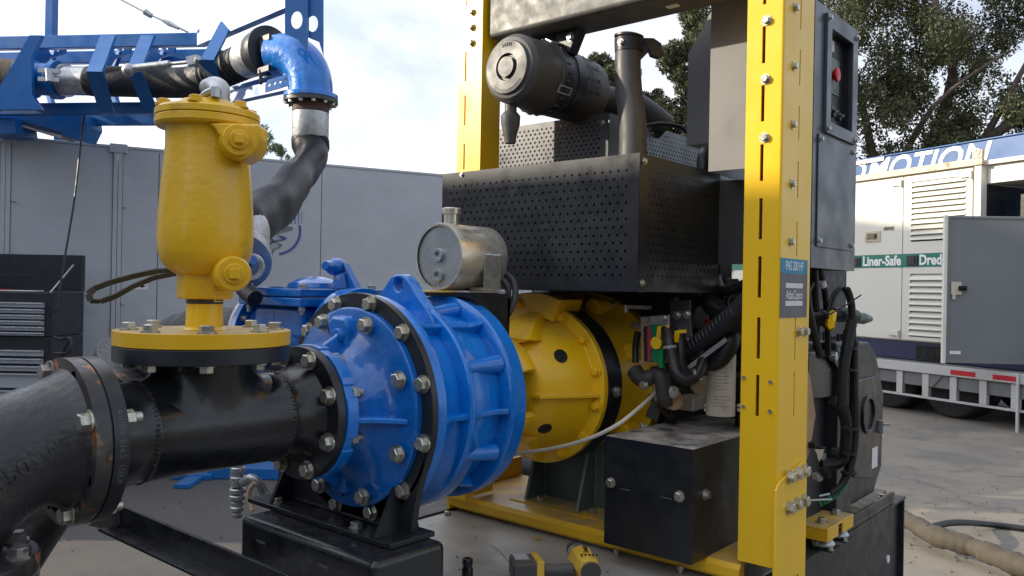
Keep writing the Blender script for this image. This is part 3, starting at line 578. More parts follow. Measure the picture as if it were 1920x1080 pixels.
tree('oak_tree','smaller sunlit oak seen between the yellow posts behind the exhaust pipe',W(5.2,25,0),[W(5.1,25,2.5),W(5.0,25,4.5),W(5.3,25,6.5)],
 [([W(5,25,4),W(4,24.6,5.8),W(3.1,24.4,7.3)],.13),([W(5.2,25,5.5),W(6,24.6,7.4),W(6.2,24.4,9)],.13)],
 [(2.4,24.4,8.1,.8),(2.75,24.4,8.3,.8),(2.45,24.5,7.6,.8),(3.0,24.6,7.7,1.1),(3.9,24.6,6.6,1.1),(2.9,24.5,6.9,.9),(3.5,24.8,6.2,1.0),(4.3,24.8,7.0,1.15),(4.6,25,5.2,1.3),(5.5,24.6,8.3,1.25),(6.1,25,9.6,1.2),(6.3,25,7.0,1.4),(3.1,25,4.8,1.0),(5.3,24.8,6.1,1.2),(7.4,25,8.6,1.5),(7.6,25.4,6,1.5)],190000,.055,'leaf',5,.28)
tree('pepper_tree','thin feathery tree top rising over the grey wall behind the yellow valve',W(-5.9,18,0),[W(-5.9,18,2.5),W(-5.85,18,4.4),W(-5.7,18,5.0)],
 [([W(-5.85,18,4.2),W(-5.6,18,4.8),W(-5.35,18,5.1)],.03),([W(-5.85,18,4.2),W(-5.9,18,4.9),W(-5.95,18,5.5)],.03)],
 [(-5.85,18,4.6,.45),(-5.45,18,4.75,.42),(-5.2,18,4.55,.3),(-5.9,18,5.3,.16),(-5.6,18,5.05,.25)],1900,.06,'leaf2',8,.07,.22)
# ================================================================= BANNER TRAILER
def BT(s,n,z): return W(8.0-.42*s-.906*n,15.5+.906*s-.42*n,z)
bt=thing('box_trailer','blue box trailer lettered in white, parked behind the white generator','trailer',BT(-1,-1.2,0))
b=MB(BT); b.box((-6,-2.4,1.05),(2.4,0,4.50)); b.build('trailer_box','bannerblue',bt,bev=.02)
b=MB(BT); b.box((-6.02,-2.45,4.505),(2.45,.02,4.53)); b.build('roof_rail','bannerblue',bt,bev=.006)
b=MB(BT); b.box((1.15,.002,4.42),(2.42,.05,4.50)); b.build('side_awning','alu',bt)
text(bt,'MOTION','lettering','white',.62,lambda u,v,w_:BT(.30-u,.004+w_,4.235+v),.004,shear=.30,bold=.010,sx=1.06)
text(bt,'D','lettering','white',.62,lambda u,v,w_:BT(1.93-u,.004+w_,4.235+v),.004,shear=.30,bold=.010,sx=1.12)
for s in(-5,-3.9,1.5):
    for n in(-.25,-2.15):
        b=MB(BT); b.lathe([(-.13,.3),(-.12,.47),(.12,.47),(.13,.3)],(s,n,.472),(0,1,0),28); b.build('wheel','tyre',bt)
b=MB(BT); b.box((-6,-2.0,.85),(2.2,-.4,1.046)); b.build('chassis','alu_shaded',bt)
# ================================================================= FLATBED + GENERATOR
def TL(s,n,z): return W(5.97-.42*s-.906*n,11.2+.906*s-.42*n,z)
ft=thing('flatbed_trailer','aluminium flatbed trailer with red and white reflective tape under the generator','trailer',TL(1,-1,0))
b=MB(TL); b.box((-4.2,-2.35,.61),(7.5,.03,.745)); b.build('deck_frame','alu',ft,bev=.006)
b=MB(TL); b.box((-4.2,-2.33,.748),(7.5,.02,.765)); b.build('deck_boards','alu_shaded',ft)
b=MB(TL); b.box((-4.1,-.30,.42),(7.4,-.02,.606)); b.build('side_beam','alu_shaded',ft,bev=.006)
b=MB(TL); b.box((-4.1,-.02,.255),(7.4,.01,.285)); b.build('under_rail','alu',ft)
for k in range(14):
    s=-3.6+.78*k*.55; b=MB(TL); b.box((s,-.06,.288),(s+.10,0.0,.60)); b.build('rail_post','alu',ft)
for s,nm in((-.27,.36),(-.87,.36),(-1.47,.36)):
    b=MB(TL); b.box((s-.19,.0315,.635),(s+.17,.034,.70)); b.build('reflective_tape','tape_red',ft,smooth=False)
b=MB(TL); b.prism([(.05,-.015,.60),(.45,-.015,.60),(.30,-.015,.43),(.20,-.015,.43)],(0,.01,0)); b.build('landing_bracket','alu_shaded',ft)
for s in(.08,1.12,2.2):
    for n in(-.45,-2.0):
        b=MB(TL); b.lathe([(-.24,.3),(-.22,.45),(-.19,.48),(-.02,.48),(0,.43),(.02,.48),(.19,.48),(.22,.45),(.24,.3)],(s,n,.484),(0,1,0),40); w_=b.build('wheel','tyre',ft)
        b=MB(TL); b.lathe([(.15,.05),(.16,.1),(.17,.28),(.235,.31)],(s,n,.484),(0,1,0),24); b.build('rim','alu_shaded',w_)
b=MB(TL); b.box((-1.06,.031,.002),(-1.03,.06,.74)); b.build('stand_leg','alu',ft)
gn=thing('generator_container','white containerised generator with louvred doors and green stripe on the flatbed','generator',TL(1,-1,.77))
b=MB(TL); b.box((-.40,-2.2,1.04),(5.6,-.055,3.46)); b.build('container_shell','cont_white',gn,smooth=False)
b=MB(TL); b.box((-2.6,-2.15,.775),(5.5,-.06,1.036)); b.build('fuel_base','navy',gn,bev=.006)
b=MB(TL); b.box((.12,-.058,.80),(.5,-.03,.99)); b.build('fork_pocket','glass',gn)
for s0,s1 in((-.47,-.37),):
    b=MB(TL); b.box((s0,-.12,1.04),(s1,.0,3.44)); b.build('corner_post','cont_white',gn,bev=.006)
b=MB(TL); b.box((-.50,-.14,3.443),(5.6,.03,3.50)); b.box((-.50,-.02,3.50),(5.6,.03,3.535)); b.build('roof_rim','rust_white',gn,bev=.005)
lu=MB(TL); lu.box((-.50,-.02,3.54),(-.36,.03,3.64)); lu.ring(TL(-.43,-.02,3.60) and (-.43,.03,3.62),(0,1,0),.02,.045,.01,16); lu.build('lifting_lug','rust_white',gn)
# doors: each a framed leaf; upper louvre and lower louvre
def door(s0,s1,holes):
    b=MB(TL); b.slots((s1,-.012,1.06),(-1,0,0),(0,0,1),s1-s0,2.36,holes,.035); d=b.build('door','cont_white',gn,smooth=False); return d
d1=door(-.34,.73,[(.13,.97,1.41,2.27),(.13,.97,.05,.95)])
for z0,n,hh in((2.49,11,.077),(1.125,10,.088)):
    for k in range(n):
        z=z0+k*hh; b=MB(TL); b.prism([(-.25,-.045,z+hh*.98),(-.25,.006,z+hh*.12),(-.25,.006,z+hh*.02),(-.25,-.050,z+hh*.88)],(.86,0,0)); b.build('louvre_slat','cont_white',d1,smooth=False)
b=MB(TL); b.box((-.33,-.053,1.07),(.72,-.048,3.40)); b.build('louvre_backing','dark',gn)
d2=door(.745,1.98,[]); d3=door(1.995,3.2,[]); d4=door(3.215,4.4,[])
for s,z in((-.26,3.33),(.84,3.33),(.84,1.14),(1.9,3.33),(-.3,1.14)):
    b=MB(TL); b.box((s-.06,-.012,z-.03),(s+.09,.02,z+.03)); b.cyl((s-.07,.012,z-.05),(s-.07,.012,z+.05),.02,seg=12); b.build('hinge','cont_white',gn,bev=.003)
b=MB(TL); b.box((-.34,-.0105,2.107),(5.4,-.007,2.30)); b.build('green_stripe','cgreen',gn,smooth=False)
for s in(.56,1.58,2.6):
    b=MB(TL); b.box((s-.09,-.006,2.13),(s+.09,.012,2.27)); b.box((s-.05,.0125,2.15),(s+.05,.022,2.25)); lt=b.build('latch_plate','chest',gn,bev=.003)
text(gn,'Liner-Safe','lettering','white',.20,lambda u,v,w_:TL(1.10-u,-.0065+w_,2.20+v),.003,bold=.006,sx=.86)
text(gn,'Dredg','lettering','white',.20,lambda u,v,w_:TL(.235-u,-.0065+w_,2.20+v),.003,bold=.006,sx=.86)
b=MB(TL); b.box((1.13,-.0115,2.50),(1.40,.006,2.66)); b.build('handle_frame','rust_white',gn,bev=.006)
b=MB(TL); b.box((1.17,.0065,2.535),(1.36,.013,2.625)); b.box((1.20,.0135,2.555),(1.33,.03,2.60)); b.build('door_handle','glass',gn,bev=.004)
b=MB(TL); b.box((.89,-.0115,2.66),(1.07,-.008,2.71)); b.build('name_plate','glass',gn,smooth=False)
b=MB(TL); b.box((.88,-.0115,2.86),(1.08,-.0085,2.905)); b.build('name_plate','alu',gn,smooth=False)
# right end of the container: open bay with white frame
def TE(a,n,z): return TL(-.47,0,0)+(W(.906,.42,0))*a-(W(-.42,.906,0))*n+UPV*z     # a: away from the corner, n outwards
b=MB(TE); b.box((.12,0,3.20),(2.1,.9,3.44)); b.build('bay_top_beam','cont_white',gn,bev=.006)
b=MB(TE); b.box((.05,.0,3.445),(2.15,.95,3.50)); b.build('bay_roof','cont_white',gn)
b=MB(TE); b.box((.1,-.04,1.1),(2.1,-.005,3.19)); b.build('bay_dark_back','dark',gn,smooth=False)  # dark sheet put in for the bay's shaded inside
b=MB(TE); b.prism([(1.0,.86,3.2),(1.12,.86,3.2),(.86,.86,2.4),(.74,.86,2.4)],(0,.05,0)); b.build('bay_brace','cont_white',gn)
b=MB(TE); b.box((.35,.3,2.2),(.75,.7,3.05)); b.cyl((1.0,.4,2.5),(1.0,.4,3.1),.12); b.box((.15,.05,1.05),(2.1,.9,2.2)); b.build('bay_machinery','engine',gn,bev=.01)
for k in range(5):
    b=MB(TE); b.cyl((.3+.14*k,.72,2.95),(.3+.14*k,.76,2.95),.03,seg=10); b.build('bay_fitting','tan' if k%2 else 'zinc_grey',gn)
# open grey door
def DO(a,n,z): return W(5.485,10.3,0)+W(.995,-.10,0)*a+W(-.10,-.995,0)*n+UPV*z
dr=MB(DO); dr.box((0,-.04,.86),(1.9,0,2.71)); dr.box((.0,.001,.86),(.03,.012,2.71)); dr.box((.03,.001,2.68),(1.9,.010,2.71)); dr.box((.03,.001,.86),(1.9,.010,.885)); d5=dr.build('open_door','cont_grey',gn,bev=.004)
b=MB(DO); b.box((-.040,-.045,.85),(-.002,.02,2.72)); b.build('door_edge','cont_white',d5,bev=.004)
b=MB(DO); b.box((.05,.004,1.72),(.17,.025,1.88)); b.box((.06,.0255,1.66),(.10,.03,1.73)); b.build('door_latch','cream',d5,bev=.004)
b=MB(DO); b.box((.13,.0255,1.77),(.23,.045,1.83)); b.build('door_latch','glass',d5,bev=.004)
b=MB(DO); b.box((.05,.002,.97),(.18,.006,1.01)); b.build('door_label','paper',d5,smooth=False)
# ---- cone far beyond the wheels
cn=MB(W); cn.lathe([(0,.02),(-.36,.14)],(7.05,14.2,.40),(0,0,1),16); cn.box((6.9,14.05,.0),(7.2,14.35,.04)); o=cn.build('traffic_cone',mat('cone_white',(.75,.55,.45),.5),origin=W(7.05,14.2,0)); tag(o,'small pale traffic cone seen between the trailer wheels','traffic cone')
# ---- hoses on the ground, right
o=MB(); o.tube([(-2.234,6.539,0.110),(-1.818,6.344,0.110),(-1.605,6.226,0.110),(-1.344,5.915,0.120),(-1.097,5.845,0.110),(-0.852,5.667,0.110),(-0.585,5.530,0.110)],[.055,.060,.056,.066,.060,.068,.066],18,n=14,flat=lambda t:(1+.07*math.sin(45*t)+.06*math.sin(153*t),1+.08*math.cos(61*t)+.05*math.sin(190*t)))
o=o.build('canvas_hose','hose_pale',origin=W(3.8,6,.1)); tag(o,'thick dusty tan canvas hose lying on the ground by the base frame','hose')
o=MB(); o.tube([(-1.395,5.925,0.160),(-1.310,6.275,0.140),(-1.186,6.853,0.030),(-0.867,6.942,0.030)],.022,10,n=6); o=o.build('ground_cable','rubber',origin=W(4.2,6,.1)); tag(o,'thin black cable crossing over the tan canvas hose','cable')
o=MB(); o.tube([(-4.703,4.872,0.080),(-4.727,5.364,0.100),(-4.542,5.543,0.120),(-4.426,5.974,0.100),(-4.210,6.257,0.100)],[.06,.1,.11,.1,.1],14,n=6,flat=lambda t:(1+.1*math.sin(40*t),1+.1*math.sin(31*t+1))); o=o.build('black_hose','rubber',origin=W(0,7,.1)); tag(o,'wrinkled black rubber hose lying on the ground behind the blue pump','hose')
# blue steel feet lying on the ground behind the tee
bf=MB(W)
bf.box((-2.9,7.0,.0),(-2.55,7.3,.05)); bf.box((-2.75,6.7,.0),(-2.62,7.1,.04)); bf.box((-2.6,7.05,.002),(-.8,7.4,.10)); o=bf.build('steel_skid','blue_steel',bev=.008,origin=W(-2.0,7.1,0)); tag(o,'low blue steel skid foot on the ground beyond the black tee','skid')
# gravel strewn ground by the wall
rng=np.random.default_rng(4)
gr=MB(W)
for k in range(500):
    d_=rng.uniform(4.0,7.6); r_=rng.uniform(.1,.6)*d_ if k%3 else rng.uniform(-.55,.1)*d_; s_=rng.uniform(.004,.014); 
    gr.add([(r_-s_,d_-s_,0.001),(r_+s_,d_-s_*.6,0.001),(r_+s_*.5,d_+s_,.001),(r_,d_,s_*1.3)],[(0,1,3),(1,2,3),(2,0,3)])
o=gr.build('gravel','ground',smooth=False,rec=False,origin=W(0,5,0)); o['kind']='stuff'; o['label']='scattered small stones on the concrete yard'
# ================================================================= PIPEWORK (pump axis runs along +Y at X=AX, Z=AZ)
AX,AZ=-1.785,1.368
def A(y,r=0,deg=0): t=math.radians(deg); return Vector((AX+r*math.cos(t),y,AZ+r*math.sin(t)))
def flange_bolts(parent,y,d,r,angs,sc=1.,kind='hex',m='zinc'):
    for a in angs: bolt(parent,A(y,r,a),d,sc,kind,m)
A8=[22.5+45*k for k in range(8)]
# ---- cast elbow at the left edge
el=thing('pipe_elbow','worn black cast iron flanged elbow at the left edge, lettered 150','pipe elbow',(AX,.45,1.17))
Rc=.235; y0=.675
pts=[A(y0)]+[Vector((AX,y0-.005-Rc*math.sin(math.radians(a)),AZ-Rc*(1-math.cos(math.radians(a))))) for a in range(0,91,6)]+[Vector((AX,y0-.005-Rc,AZ-Rc-.03))]
rad=[.150,.140,.128,.122]+[.120]*(len(pts)-4); rad[-1]=.145;rad[-2]=.13
b=MB(); b.tube(pts,rad,48,smooth=False); b.build('elbow_body','cast',el)
def holeflange(name,m,y,R_,t,angs,rh,parent,r0=.1,bev=.003):
    """flat flange ring (axis Y) with real bolt holes"""
    bm=bmesh.new()
    c=parent_loc(parent); n=72
    def loop(r,cx,cz,k,yy,off=0): return [bm.verts.new((cx+r*math.cos(2*math.pi*i/k+off)-c.x,yy-c.y,cz+r*math.sin(2*math.pi*i/k+off)-c.z)) for i in range(k)]
    loops=[]
    for yy in (y,y+t):
        L_=[loop(R_,AX,AZ,n,yy),loop(r0,AX,AZ,n,yy)]+[loop(rh,A(0,.149,a).x,A(0,.149,a).z,14,yy) for a in angs]
        loops.append(L_)
        es=[]
        for l_ in L_:
            for i in range(len(l_)): es.append(bm.edges.new((l_[i],l_[(i+1)%len(l_)])))
        bmesh.ops.triangle_fill(bm,use_beauty=True,use_dissolve=False,edges=es)
    for l0,l1 in zip(*loops):
        for i in range(len(l0)): j=(i+1)%len(l0); bm.faces.new((l0[i],l0[j],l1[j],l1[i]))
    bmesh.ops.recalc_face_normals(bm,faces=bm.faces)
    me=bpy.data.meshes.new(name); bm.to_mesh(me); bm.free(); me.materials.append(M[m]); me.shade_smooth(); me.set_sharp_from_angle(angle=math.radians(35))
    o=bpy.data.objects.new(name,me); COL.objects.link(o); o.parent=parent; return o
holeflange('flange','cast_rim',.675,.1715,.030,[67.5,-22.5,-112.5,157.5],.0125,el)
for a in (22.5,112.5,-67.5,-157.5): bolt(el,A(.674,.149,a),(0,-1,0),1.25,'hex','grease' if a==112.5 else 'zinc')
# lower flange
lc=Vector((AX+.01,y0-.005-Rc+.02,AZ-Rc+.045))
b=MB(); b.lathe([(0,.1715),(.028,.1715)],lc-Vector((0,0,.028)),(0,0,1),60); b.build('lower_flange','cast_rim',el,bev=.004)
b=MB(); b.lathe([(0,.1715),(.03,.1715)],lc-Vector((0,0,.062)),(0,0,1),60); b.build('mating_flange','grease',el,bev=.004)
for k in range(8):
    a=math.radians(8+45*k); bolt(el,lc+Vector((.145*math.cos(a),.145*math.sin(a),0)),(0,0,1),1.25,'hex','grease')
# raised casting letters wrapped on the elbow
def onelbow(s,size,t0,ph0,name,sx=1.):
    # t along the bend (degrees), ph around the pipe (0 = towards +X)
    def fn(u,v,w_):
        t=math.radians(t0-math.degrees(u/(Rc+.0))); ph=v/.12+math.radians(ph0); c=Vector((AX,y0-.005-Rc*math.sin(t),AZ-Rc*(1-math.cos(t))))
        nn=Vector((0,-math.sin(t),math.cos(t)))*-1
        nout=Vector((0,-math.sin(t),math.cos(t)))  # away from the bend centre is up/out
        d=Vector((1,0,0))*math.cos(ph)+nout*math.sin(ph); return c+d*(.1195+w_)
    text(el,s,name,'cast',size,fn,.004,bold=.001,sx=sx)
onelbow('L 150',.046,35,2,'cast_lettering')
onelbow('NHS',.026,8,8,'cast_lettering')
# ---- tee
te=thing('pipe_tee','black painted flanged pipe tee under the yellow air valve','pipe tee',(AX,.99,1.2))
PR=.1095; TY=.985
b=MB()
b.lathe([(0,.172),(.030,.172),(.030,.1715)],A(.709),(0,1,0),72); b.build('flange','black_satin',te,bev=.002)
b=MB(); b.lathe([(0,.168),(.005,.168)],A(.7045),(0,1,0),60); b.build('gasket','rubber',te)
b=MB(); b.lathe([(0,.128),(.018,.122),(.05,.1115),(.085,.110),(.088,.1115),(.096,.1115),(.099,PR),(.42,PR),(.423,.1112),(.430,.1112),(.433,.1100),(.47,.112),(.50,.125),(.507,.128)],A(.739),(0,1,0),72,caps=False)
b.build('run_pipe','black',te)
for yy in (.827,1.166):   # lumpy weld beads
    b=MB(); n=70
    for k in range(n):
        t=2*math.pi*k/n; b.sphere(A(yy,.1108,math.degrees(t))+Vector((0,random.uniform(-.0015,.0015),0)),.0030*random.uniform(.6,1.3),8,5,(1,1.8,1))
    b.build('weld_bead','black',te)
b=MB(); b.lathe([(0,.1715),(.025,.1715)],A(1.245),(0,1,0),72); b.build('flange','black_satin',te,bev=.002)
# branch with forged fillet
b=MB(); nt_,nl=72,16; vs=[];ztop=1.519-AZ; Rf=.158; Rb=PR*.985
for i in range(nt_):
    t=2*math.pi*i/nt_; top=Vector((Rb*math.sin(t),Rb*math.cos(t),ztop)); 
    phi=min(1.38,Rf*abs(math.sin(t))/PR*.98)*(1 if math.sin(t)>=0 else -1); fy=Rf*1.05*math.cos(t)
    foot=Vector((PR*math.sin(phi),fy,PR*math.cos(phi)))
    outd=Vector((math.cos(phi)*math.sin(t),math.cos(t),-math.sin(phi)*math.sin(t)))
    L_=(top-foot).length
    m0=Vector((0,0,-1))*L_*1.25; m1=outd*L_*1.1
    for k in range(nl+1):
        s_=k/nl; h=(2*s_**3-3*s_**2+1)*top+(s_**3-2*s_**2+s_)*m0+(-2*s_**3+3*s_**2)*foot+(s_**3-s_**2)*m1
        q=h+Vector((AX,TY,AZ))
        if k==nl: q=q-Vector((0,0,.0012))
        vs.append(tuple(q))
b.add(vs,[(i*(nl+1)+k,((i+1)%nt_)*(nl+1)+k,((i+1)%nt_)*(nl+1)+k+1,i*(nl+1)+k+1) for i in range(nt_) for k in range(nl)])
b.build('branch','black',te,ang=60)
b=MB(); b.lathe([(0,.195),(.034,.195)],(AX,TY,1.521),(0,0,1),90); b.build('branch_flange','black_satin',te,bev=.002)
def ontee(s,a0,size):
    def fn(u,v,w_):
        t=math.radians(a0)-u/.1715; return Vector((AX+(.172+w_)*math.cos(t),.724+v,AZ+(.172+w_)*math.sin(t)))
    text(te,s,'stamped_lettering','grey',size,fn,.0008,sx=1)
ontee('A105N  B16.5  150LB',2,.017)
# tee <-> elbow: nuts, tee <-> pump bolts
for a in (22.5,112.5,-67.5,-157.5): bolt(te,A(.740,.149,a),(0,1,0),1.15,'stud')
flange_bolts(te,1.2435,(0,-1,0),.149,A8,1.22)
# side support bar under the tee
sb=thing('support_arm','black angle iron arm slanting under the black tee to the pump pedestal','bracket',(-2.160,1.120,0.990))
a0,a1=V((-2.538,1.130,0.981)),V((-1.519,1.130,0.983))
b=MB(); b.bar(a0,a1,.010,.062); b.build('vertical_leg','black',sb,bev=.001)
b=MB(); d=Vector((0,.03,0)); b.bar(a0-d+Vector((0,0,-.034)),a1-d+Vector((0,0,-.034)),.06,.008); b.build('flat_leg','black',sb,bev=.001)
b=MB(); b.prism([(-2.732,1.120,0.911),(-2.517,1.120,1.015),(-2.492,1.120,0.936)],(0,.012,0)); b.build('gusset','black',sb,smooth=False)
# ---- yellow flange + air valve
VX,VY=AX,TY
av=thing('air_release_valve','tall yellow cast air release valve on a round yellow flange above the black tee','valve',(VX,VY,1.556))
b=MB(); b.lathe([(0,.195),(.033,.195)],(VX,VY,1.5565),(0,0,1),96); b.build('base_flange','yellow_dusty',av,bev=.0015)
b=MB(); b.lathe([(0,.05),(.006,.042),(.06,.040)],(VX,VY,1.590),(0,0,1),40); b.build('nipple','yellow',av)
b=MB(); b.lathe([(0,.041),(.010,.041)],(VX,VY,1.6505),(0,0,1),36); b.build('thread','cast_rim',av)
b=MB(); b.lathe([(0,.0615),(.004,.064),(.066,.064)],(VX,VY,1.661),(0,0,1),6,a0=.35,a1=.35+2*math.pi); b.build('hex_neck','yellow_cast',av,bev=.004)
prof=[(0,.055),(.004,.066),(.016,.084),(.035,.098),(.06,.1045),(.09,.1065),(.14,.1055),(.20,.101),(.26,.0955),(.30,.0925),(.335,.0925),(.347,.096)]
b=MB(); b.lathe(prof,(VX,VY,1.715),(0,0,1),64); b.build('body','yellow_cast',av,ang=50)
b=MB(); b.lathe([(0,.098),(.003,.112),(.008,.1165),(.024,.1165)],(VX,VY,2.054),(0,0,1),64); b.build('body_rim','yellow_cast',av,bev=.002)
b=MB(); b.lathe([(0,.1165),(.014,.1165),(.020,.111),(.022,.082),(.036,.066),(.040,.062),(.042,.0)],(VX,VY,2.0795),(0,0,1),64); b.build('cover','yellow_cast',av,bev=.002)
for k in range(6):   # lugs and cap screws
    t=math.radians(15+60*k); c=Vector((VX+.098*math.cos(t),VY+.098*math.sin(t),2.0995)); bolt(av,c,(0,0,1),.95,'hex','yellow_cast')
# side bosses facing the camera with square plugs
def plug(c,d,r,sq,ln,nm):
    d=V(d).normalized(); c=V(c); b=MB(); b.lathe([(-.075,r*1.15),(-.01,r*1.08),(.0,r)],c,d,36); p=b.build(nm,'yellow_cast',av,bev=.002)
    b=MB(); b.lathe([(.0002,r*.62),(.008,r*.62)],c,d,28); x,y,a=frame_from(d); b.bar(c+d*.008,c+d*(.008+ln),sq,sq); b.build('square_plug','yellow_cast',p,bev=.002)
dc=(RT*.42-FW*.9)
plug((-1.632,0.973,2.016),dc,.034,.020,.014,'upper_boss')
plug((-1.636,0.970,1.720),dc,.036,.022,.016,'lower_boss')
# flowing apron of the upper boss
b=MB(); c=V((-1.641,0.978,2.018)); x=RT; 
b.prism([c+RT*(dx/1530*1.81)-UPV*(dy/1530*1.81) for dx,dy in ((38,-30),(38,10),(26,30),(8,40),(-12,36),(-28,20),(-36,-4),(-48,-22),(-62,-32))],FW*.07); b.build('boss_apron','yellow_cast',av,bev=.008)
text(av,'VM','cast_mark','yellow_cast',.014,lambda u,v,w_:V((-1.680,0.961,1.666))+RT*u*1.0+UPV*v-FW*(w_),.003)
b=MB(); b.slots(V((-1.690,0.955,1.657)),RT,UPV,.026,.021,[(.002,.024,.002,.019)],.001); b.build('cast_mark_frame','yellow_cast',av,smooth=False)
# brass/steel elbow fitting on top
b=MB(); b.lathe([(0,.024),(.012,.024)],(VX+.01,VY,2.1218),(0,0,1),6); b.build('fitting_base','yellow_cast',av,bev=.002)
b=MB(); b.tube([(-1.758,0.997,2.117),(-1.757,0.998,2.134),(-1.768,1.002,2.152),(-1.795,1.005,2.164),(-1.844,1.016,2.170)],[.021,.022,.024,.023,.021],20); b.lathe([(0,.025),(.012,.025)],(-1.758,0.997,2.117),(0,0,1),20); b.build('elbow_fitting','galv',av)
b=MB(); b.tube([(-1.778,0.954,2.117),(-1.746,0.955,2.129),(-1.721,0.963,2.137)],[.007,.008,.009],12); b.lathe([(0,.011),(.022,.011)],(-1.719,0.965,2.120),(0,0,1),6); b.sphere((-1.727,0.971,2.137),.013); b.build('petcock','zinc_grey',av)
# flange bolts of the branch
for k in range(8):
    t=math.radians(18+45*k); c=Vector((VX+.160*math.cos(t),VY+.160*math.sin(t),0))
    bolt(av,(c.x,c.y,1.5898),(0,0,1),1.05); bolt(te,(c.x,c.y,1.5205),(0,0,-1),1.05)
# webbing strap loop
st=MB(); path=[(-1.974,1.010,1.730),(-1.979,0.966,1.726),(-2.005,0.918,1.712),(-2.029,0.871,1.695),(-2.047,0.843,1.680),(-2.052,0.832,1.666),(-2.052,0.838,1.650),(-2.050,0.860,1.649),(-2.039,0.889,1.661),(-2.035,0.932,1.687),(-2.024,0.980,1.710),(-2.002,1.025,1.722)]
for i in range(len(path)-1):
    for k in range(4):
        p,q=V(path[i]).lerp(V(path[i+1]),k/4),V(path[i]).lerp(V(path[i+1]),(k+1)/4)
        st.bar(p,q,.016+.012*(0),.0035,up=(FW*.7+UPV*.7))
o=st.build('webbing_strap','belt',origin=V((-2.024,0.901,1.695))); tag(o,'dark webbing strap looped out behind the yellow air valve','strap')
# ================================================================= PUMP
pu=thing('centrifugal_pump','large glossy blue pump casing with black support ring and lifting eye','pump',(AX,1.6,1.05))
b=MB()   # notched suction flange: six blocks between bolt gaps
b.lathe([(0,.150),(.002,.1715),(.028,.1715),(.032,.150)],A(1.272),(0,1,0),72); b.build('suction_flange','blue',pu,bev=.003)
for a in A8:
    bolt(pu,A(1.306,.149,a),(0,1,0),1.2,'stud'); 
for a in (45,0,-45,90,-90,135,180,-135):
    b=MB(); b.ring(A(1.2725),(0,1,0),.12,.176,.036,10,math.radians(a)-.30,math.radians(a)+.30); b.build('flange_block','blue',pu,bev=.004)
b=MB(); b.lathe([(0,.148),(.02,.132),(.05,.140),(.085,.175),(.105,.205),(.115,.235),(.118,.262),(.122,.272),(.142,.272)],A(1.290),(0,1,0),84); b.build('front_cover','blue_dark',pu,bev=.003)
def rib(parent,deg,y0_,y1_,r00,r01,th,m='blue',name='rib'):
    """radial rib plate: from y0 to y1, inner follows, outer r00 at y0 and r01 at y1"""
    t=math.radians(deg); d=Vector((math.cos(t),0,math.sin(t))); n=Vector((-math.sin(t),0,math.cos(t)))*th
    b=MB(); b.prism([A(y0_)+d*.10-n/2,A(y0_)+d*r00-n/2,A((y0_+y1_)/2)+d*((r00+r01)/2-.012)-n/2,A(y1_)+d*r01-n/2,A(y1_)+d*.10-n/2],n); return b.build(name,m,parent,bev=.004)
for dg in (-3,87,177,-93): rib(pu,dg,1.30,1.405,.165,.250,.014)
b=MB(); b.prism([A(1.37,.165,98),A(1.37,.235,104),A(1.37,.25,96),A(1.37,.245,84),A(1.37,.21,80),A(1.37,.15,80)],(0,.05,0)); b.build('cover_boss','blue',pu,bev=.012)
b=MB(); b.lathe([(0,.02),(.03,.022)],A(1.358,.195,88),(0,1,0),20); b.build('plug_boss','blue',pu,bev=.004)
b=MB(); b.prism([A(1.382,.17,-102),A(1.382,.235,-98),A(1.382,.235,-84),A(1.382,.17,-82)],(0,.03,0)); b.build('drain_boss','blue_dark',pu,bev=.008)
for a in (22.5,67.5,112.5,157.5,-22.5,-67.5,-112.5,-157.5):
    b=MB(); b.cyl(A(1.388,.245,a),A(1.42,.245,a),.0085,seg=14); b.build('bolt_shank','zinc',pu)
    bolt(pu,A(1.392,.245,a),(0,-1,0),1.22)
# casing behind the ring
b=MB(); b.lathe([(0,.302),(.006,.306),(.035,.306),(.040,.298)],A(1.452),(0,1,0),96); b.build('casing_flange','blue',pu,bev=.003)
b=MB(); b.lathe([(0,.285),(.03,.262),(.09,.258),(.14,.262),(.165,.270),(.22,.262),(.27,.256),(.30,.262)],A(1.485),(0,1,0),96); b.build('casing','blue',pu,ang=60)
b=MB(); b.lathe([(0,.262),(.006,.292),(.012,.297),(.026,.297),(.034,.262)],A(1.580),(0,1,0),96); b.build('casing_band','blue',pu,bev=.004)
b=MB(); b.lathe([(0,.262),(.006,.298),(.012,.305),(.060,.305),(.066,.298),(.067,.18)],A(1.745),(0,1,0),96); b.build('rear_flange','blue',pu,bev=.003)
for dg in (-3,52,100,150,205,255,-58):
    t=math.radians(dg); d=Vector((math.cos(t),0,math.sin(t))); n=Vector((-math.sin(t),0,math.cos(t)))*.016
    b=MB(); b.prism([A(1.49)+d*.24-n/2,A(1.49)+d*.303-n/2,A(1.52)+d*.288-n/2,A(1.70)+d*.284-n/2,A(1.745)+d*.296-n/2,A(1.745)+d*.24-n/2],n); b.build('axial_rib','blue',pu,bev=.004)
for dg in (-30,25,75,125,180,232,280):
    b=MB(); b.cyl(A(1.61,.256,dg),A(1.745,.272,dg),.018,.026,20); b.build('cast_boss','blue',pu)
# volute swelling low on the casing
b=MB(); c=A(1.50)+Vector((-.02,0,-.04)); b.lathe([(0,.24),(.03,.270),(.08,.280),(.15,.278),(.20,.262),(.23,.24)],c,(0,1,0),72); b.build('volute','blue_dark',pu)
